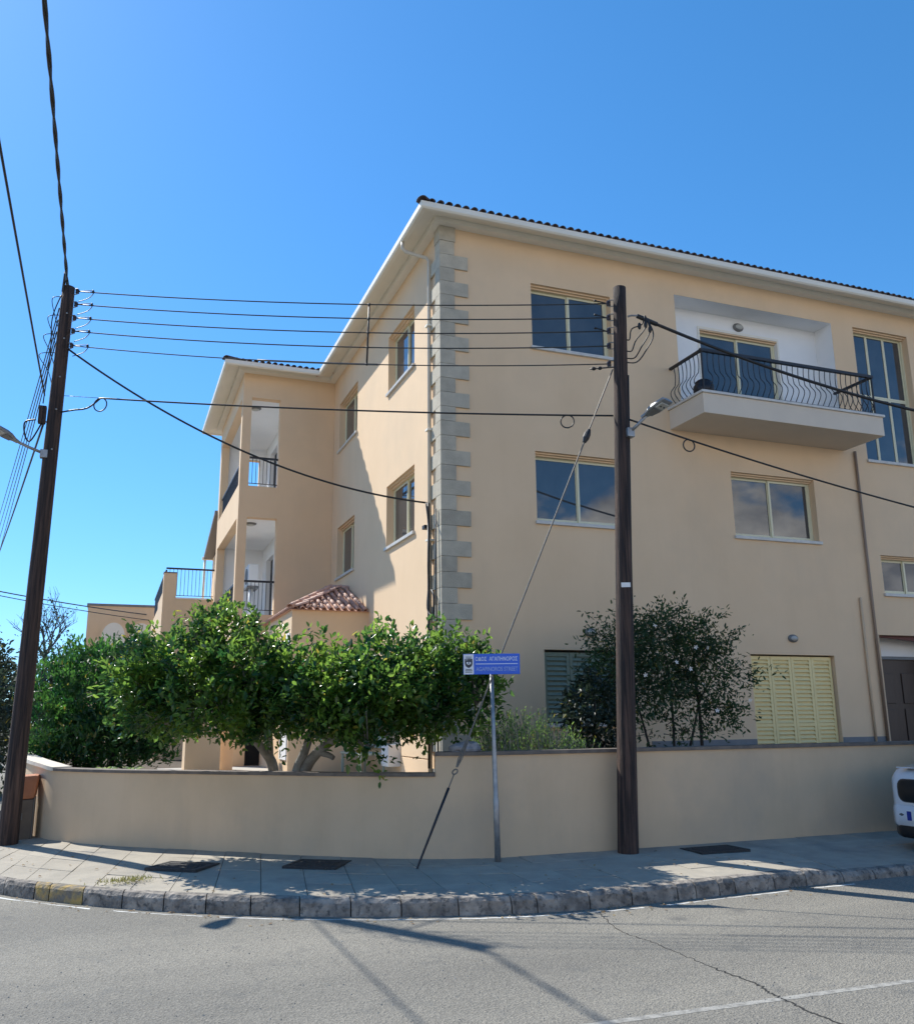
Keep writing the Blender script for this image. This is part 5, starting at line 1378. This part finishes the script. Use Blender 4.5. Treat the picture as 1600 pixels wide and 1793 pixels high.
# rosemary: many upright needled stems
rs = tree_thing('rosemary_bush', 'spiky upright rosemary growing behind the sign post', 'shrub', (4.95, 10.15, 0.74))
Pc, Dc = [], []
stem = MB()
for k in range(330):
    x = RNG.uniform(4.25, 5.62); y = RNG.uniform(9.92, 10.5); hmax = 0.70 + 0.34 * math.exp(-((x - 4.75) / 0.55) ** 2) - 0.30 * max(0, (x - 5.2))
    h = hmax * RNG.uniform(0.65, 1.05); lx, ly = RNG.normal() * .10 + (x - 4.9) * .10, RNG.normal() * .08
    b0 = V3((x, y, 0.74)); t0 = b0 + V3((lx, ly, h)); m0 = b0.lerp(t0, .5) + V3((lx * -.15, 0, .02))
    stem.tube([b0, m0, t0], [0.006, 0.005, 0.003], 4)
    for q in range(26):
        t = 0.15 + 0.85 * q / 25; p = (b0.lerp(m0, t * 2) if t < .5 else m0.lerp(t0, t * 2 - 1))
        a = RNG.uniform(0, 6.28); Pc.append(p); Dc.append((math.cos(a) * .7, math.sin(a) * .7, .9))
Pc, Dc = np.array(Pc), np.array(Dc); n = len(Pc); o = ORG[rs]
L = RNG.uniform(0.035, 0.055, n)
stuff(link('foliage', leaf_mesh('foliage', Pc - np.array(o), Dc, RNG.normal(size=(n, 3)), L, L * .30, MT['rosemary'], 0.05), rs, o))
stuff(stem.build('stems', MT['bark'], rs))

# strap leaved plants on the wall edge under the hedge
def strappy(label, at, n, L0):
    t = thing('strappy_plant', label, 'plant', at, 'striped strappy plants on the wall edge')
    at = Vector(at)
    for k in range(n):
        a = 2 * math.pi * k / n + random.uniform(-.3, .3); L = L0 * random.uniform(.75, 1.1); d = V3((math.cos(a), math.sin(a), 0)); sd = V3((-d.y, d.x, 0)); mb = MB(); rows = []
        for i in range(6):
            q = i / 5; p = at + d * L * q * .8 + sv * (L * (1.1 * q - 0.75 * q * q)); w = 0.026 * math.sin(math.pi * min(.97, .12 + q * .88))
            rows.append((p - sd * w + sv * w * .4, p, p + sd * w + sv * w * .4))
        for r0, r1 in zip(rows, rows[1:]): mb.poly([r0[0], r0[1], r1[1], r1[0]]); mb.poly([r0[1], r0[2], r1[2], r1[1]])
        mb.build('leaf', MT['brom'], t, recalc=False)
strappy('strappy striped plant at the foot of the green shrub, left one', (0.02, 13.35, 1.02), 9, 0.24)
strappy('strappy striped plant at the foot of the green shrub, right one', (0.34, 13.1, 1.02), 9, 0.22)
# weeds in the paving
gr = []
for k in range(260):
    gr.append((0.28 + RNG.normal() * .13, 9.98 + RNG.normal() * .06, 0.17))
gr = np.array(gr); n = len(gr); L = RNG.uniform(0.02, 0.06, n)
dd = RNG.normal(size=(n, 3)) * .5 + np.array([0, 0, .8])
o = link('weed_tuft', leaf_mesh('weed_tuft', gr, dd, RNG.normal(size=(n, 3)), L, L * .16, MT['grass'], 0.2)); o['kind'] = 'stuff'

# dry leaves and grit along the kerb
lp = []
for k in range(420):
    q = RNG.uniform(3.2, 17.0); pk = at_len(q, KC); pw = at_len(q, WC); dd_ = (pw - pk).normalized()
    if RNG.random() < 0.55: o_ = -abs(RNG.normal()) * 0.16 - 0.02; zz = 0.007
    else: o_ = RNG.uniform(0.16, 1.6); zz = None
    p = pk + dd_ * o_
    if zz is None:
        v_ = min(1, max(0, (o_ - KERB_W) / max(.1, (pw - pk).length - KERB_W))); zz = pav(q, v_).z + 0.012
    lp.append((p.x, p.y, zz))
lp = np.array(lp); n = len(lp); L = RNG.uniform(0.012, 0.045, n)
dd_ = RNG.normal(size=(n, 3)) * np.array([1, 1, .08]); uu = np.array([[0, 0, 1.0]]) + RNG.normal(size=(n, 3)) * .25
o = link('leaf_litter', leaf_mesh('leaf_litter', lp, dd_, uu, L, L * .5, MT['litter'], 0.15)); o['kind'] = 'stuff'
# loose chippings on the road
gm = MB()
for k in range(900):
    x, y = RNG.uniform(-0.5, 7.5), RNG.uniform(3.4, 7.9); q = RNG.uniform(.003, .009)
    a_ = RNG.uniform(0, 6.28); c_, s_ = math.cos(a_) * q, math.sin(a_) * q
    k0 = len(gm.v); gm.v += [(x + c_, y + s_, 0.0), (x - s_, y + c_, 0.0), (x - c_ * 1.1, y - s_ * .8, 0.0), (x + s_, y - c_, 0.0), (x + c_ * .2, y, q * .9)]
    gm.f += [(k0, k0 + 1, k0 + 4), (k0 + 1, k0 + 2, k0 + 4), (k0 + 2, k0 + 3, k0 + 4), (k0 + 3, k0, k0 + 4)]
o = gm.build('chippings', MT['chip'], None, recalc=False); o['kind'] = 'stuff'

# far trees at the left edge
def far_tree(name, label, at, blobs, n, leafm, L, bare=False):
    t = thing(name, label, 'tree', at)
    P, D = crown_twigs(blobs, n, 0.3, 0.5, at[0] * 3.1)
    C = leafy(P, D, 6, 0.14, L * .7, L * 1.2, 0.4, 0.2); o = ORG[t]
    stuff(link('crown', leaf_mesh('crown', C[0] - np.array(o), C[1], C[2], C[3], C[4], leafm), t, o))
    mb = MB(); branchy(mb, [V3(at), V3((at[0], at[1], at[2] + 1.5)), V3((at[0] + .1, at[1], at[2] + 3.2))], 0.12, 0.04); mb.build('trunk', MT['bark_dark'], t, smooth=True)
    return t
far_tree('dark_tree', 'dark bushy tree left of the left pole, far behind', (-3.6, 26, 0), [(-3.2, 26, 3.1, .7, 1, .8), (-2.7, 26, 2.3, .8, 1, 1.0), (-3.6, 26, 1.6, 1.2, 1, 1.0)], 900, MT['conifer'], 0.16)
far_tree('dark_tree', 'hazy grey green tree just right of the left pole, far behind', (-1.7, 29, 0), [(-1.9, 29, 3.0, .7, 1, .9), (-1.4, 29, 2.6, .7, 1, .9), (-1.0, 29, 3.0, .6, .8, .6), (-1.9, 29, 1.7, .9, 1, .9), (-0.5, 29, 3.2, .6, .7, .6)], 800, MT['conifer'], 0.15)
far_tree('dark_tree', 'low dark tree mass behind the meter pier at the left edge', (-2.3, 19.5, 0), [(-2.2, 19.5, 1.7, .8, .8, 1.0), (-1.7, 19.2, 1.4, .45, .6, .8), (-2.7, 19.8, 2.2, .8, .8, .8)], 600, MT['conifer'], 0.12)
bt = thing('bare_tree', 'thin nearly leafless tree against the sky right of the left pole', 'tree', (-1.95, 30, 0))
mb = MB()
def grow(p, d, L, r_, lev):
    q = p + d * L; mid = p.lerp(q, .5) + V3((random.uniform(-.04, .04), 0, random.uniform(-.02, .04))) * L
    mb.tube([p, mid, q], [r_, r_ * .85, r_ * .65], 5)
    if lev == 0: return
    for k in range(3 if lev > 2 else 2):
        a = V3((random.uniform(-.85, .85), random.uniform(-.6, .6), random.uniform(.15, .75)))
        grow(p.lerp(q, random.uniform(.55, 1.0)), (d * .7 + a).normalized(), L * random.uniform(.6, .85), r_ * .62, lev - 1)
mb.tube([(-1.95, 30, 0), (-1.97, 30, 2.0), (-1.93, 30, 3.7)], [.09, .075, .06], 7)
for k in range(4): grow(V3((-1.93, 30, 3.55 + .05 * k)), V3((-.55 + .38 * k, .1, 1)).normalized(), .72, .034, 4)
mb.build('trunk', MT['bark_grey'], bt)
P = np.array([[-1.95 + RNG.normal() * .32, 30 + RNG.normal() * .2, 4.5 + RNG.normal() * .42] for _ in range(70)])
C = leafy(P, rand_dirs(70), 5, 0.05, .06, .11, .45, -.1); o = ORG[bt]
stuff(link('crown', leaf_mesh('crown', C[0] - np.array(o), C[1], C[2], C[3], C[4], MT['conifer']), bt, o))

# ------------------------------------------------------------------ white car at the right edge, nose towards the left
XF, YC, ZG = 8.98, 8.07, 0.12
car = thing('parked_car', 'white car parked nose first by the wall at the right edge', 'car', (XF + 2, YC, ZG))
def section(x, hw, z0, z1, r_=0.12, n=5):
    pts = []
    for sx, sz in ((-1, -1), (1, -1), (1, 1), (-1, 1)):
        for i in range(n):
            a = {(-1, -1): math.pi, (1, -1): 1.5 * math.pi, (1, 1): 0, (-1, 1): .5 * math.pi}[(sx, sz)] + (math.pi / 2) * i / (n - 1)
            pts.append((XF + x, YC + sx * (hw - r_) + r_ * math.cos(a), ZG + (z0 + r_ if sz < 0 else z1 - r_) + r_ * math.sin(a)))
    return pts
def loft(secs, name, m, parent, **k):
    mb = MB(); c = len(secs[0])
    for s_ in secs: mb.v += s_
    for i in range(len(secs) - 1):
        for j in range(c): mb.f.append((i * c + j, i * c + (j + 1) % c, (i + 1) * c + (j + 1) % c, (i + 1) * c + j))
    mb.f.append(tuple(range(c))); mb.f.append(tuple((len(secs) - 1) * c + j for j in reversed(range(c))))
    o = mb.build(name, m, parent, smooth=True); return o
loft([section(0.02, .60, .40, .84, .10), section(0.06, .68, .34, .90, .12), section(0.18, .76, .26, .945, .12), section(0.45, .83, .25, .975, .12), section(1.0, .86, .24, 1.0, .12), section(2.4, .87, .24, 1.02, .12), section(3.7, .86, .26, 1.02, .14), section(4.15, .76, .34, .98, .14)], 'body', MT['car_paint'], car)
loft([section(1.05, .72, .98, 1.02, .02), section(1.6, .68, .98, 1.42, .08), section(1.9, .66, .98, 1.52, .10), section(3.2, .66, .98, 1.54, .10), section(3.75, .68, .98, 1.40, .08), section(4.0, .70, .98, 1.04, .02)], 'cabin_glass', MT['car_glass'], car)
loft([section(1.82, .62, 1.49, 1.53, .015), section(2.1, .64, 1.50, 1.56, .02), section(3.2, .64, 1.50, 1.565, .02), section(3.55, .60, 1.46, 1.53, .015)], 'roof', MT['car_paint'], car)
loft([section(-0.022, .50, .575, .815, .09), section(0.03, .585, .555, .835, .10), section(0.085, .655, .57, .84, .10), section(0.16, .70, .60, .84, .10)], 'grille', MT['car_black'], car)
loft([section(-0.03, .58, .30, .52, .05), section(0.05, .70, .27, .53, .06), section(0.2, .77, .26, .53, .06)], 'bumper', MT['car_paint'], car)
loft([section(-0.02, .55, .16, .315, .05), section(0.10, .72, .15, .31, .06), section(0.5, .80, .15, .27, .05), section(3.6, .82, .15, .27, .05)], 'lower_skirt', MT['car_black'], car)
for sgn in (-1, 1):
    loft([[(XF + a, YC + sgn * b, ZG + z) for a, b, z in ((0.035, .50, .70), (.035, .50, .80), (.035, .58, .80), (.035, .58, .70))], [(XF + a, YC + sgn * b, ZG + z) for a, b, z in ((0.10, .66, .70), (.10, .66, .83), (.11, .70, .83), (.11, .70, .70))],
          [(XF + a, YC + sgn * b, ZG + z) for a, b, z in ((0.22, .76, .73), (.22, .76, .84), (.23, .775, .84), (.23, .775, .73))]], 'headlight', MT['car_lamp'], car)
    for wx in (0.78, 3.35):
        c = V3((XF + wx, YC + sgn * .76, ZG + .32))
        w_ = MB().tube([c - V3((0, .10, 0)), c - V3((0, .08, 0)), c + V3((0, .08, 0)), c + V3((0, .10, 0))], [.29, .32, .32, .29], 24).build('wheel', MT['tyre'], car, at=c)
        MB().tube([c + V3((0, sgn * .095, 0)), c + V3((0, sgn * .108, 0))], .2, 20).build('rim', MT['rim'], w_, at=c)
        MB().tube([c + V3((.36 * math.cos(a), sgn * .085, .36 * math.sin(a))) for a in np.linspace(-.1, math.pi + .1, 14)], .035, 6).build('wheel_arch', MT['car_black'], car)
    MB().ellipsoid((XF + 1.25, YC + sgn * .95, ZG + 1.05), .06, .11, .07, 12, 8).build('mirror', MT['car_paint'], car, smooth=True)
MB().box(XF + .02, XF + .9, YC - .55, YC + .55, ZG + .955, ZG + .967).build('bonnet_panel', MT['car_paint'], car, bevel=0.005)
for sgn in (-1, 1): MB().ellipsoid((XF - .005, YC + sgn * .50, ZG + .42), .03, .07, .03, 12, 6).build('fog_lamp', MT['car_lamp'], car, smooth=True)
np_ = MB().box(XF - .05, XF - .035, YC - .12, YC + .40, ZG + .36, ZG + .47).build('number_plate', MT['plate'], car)
MB().box(XF - .053, XF - .0505, YC + .335, YC + .399, ZG + .362, ZG + .468).build('blue_strip', MT['plate_blue'], np_)
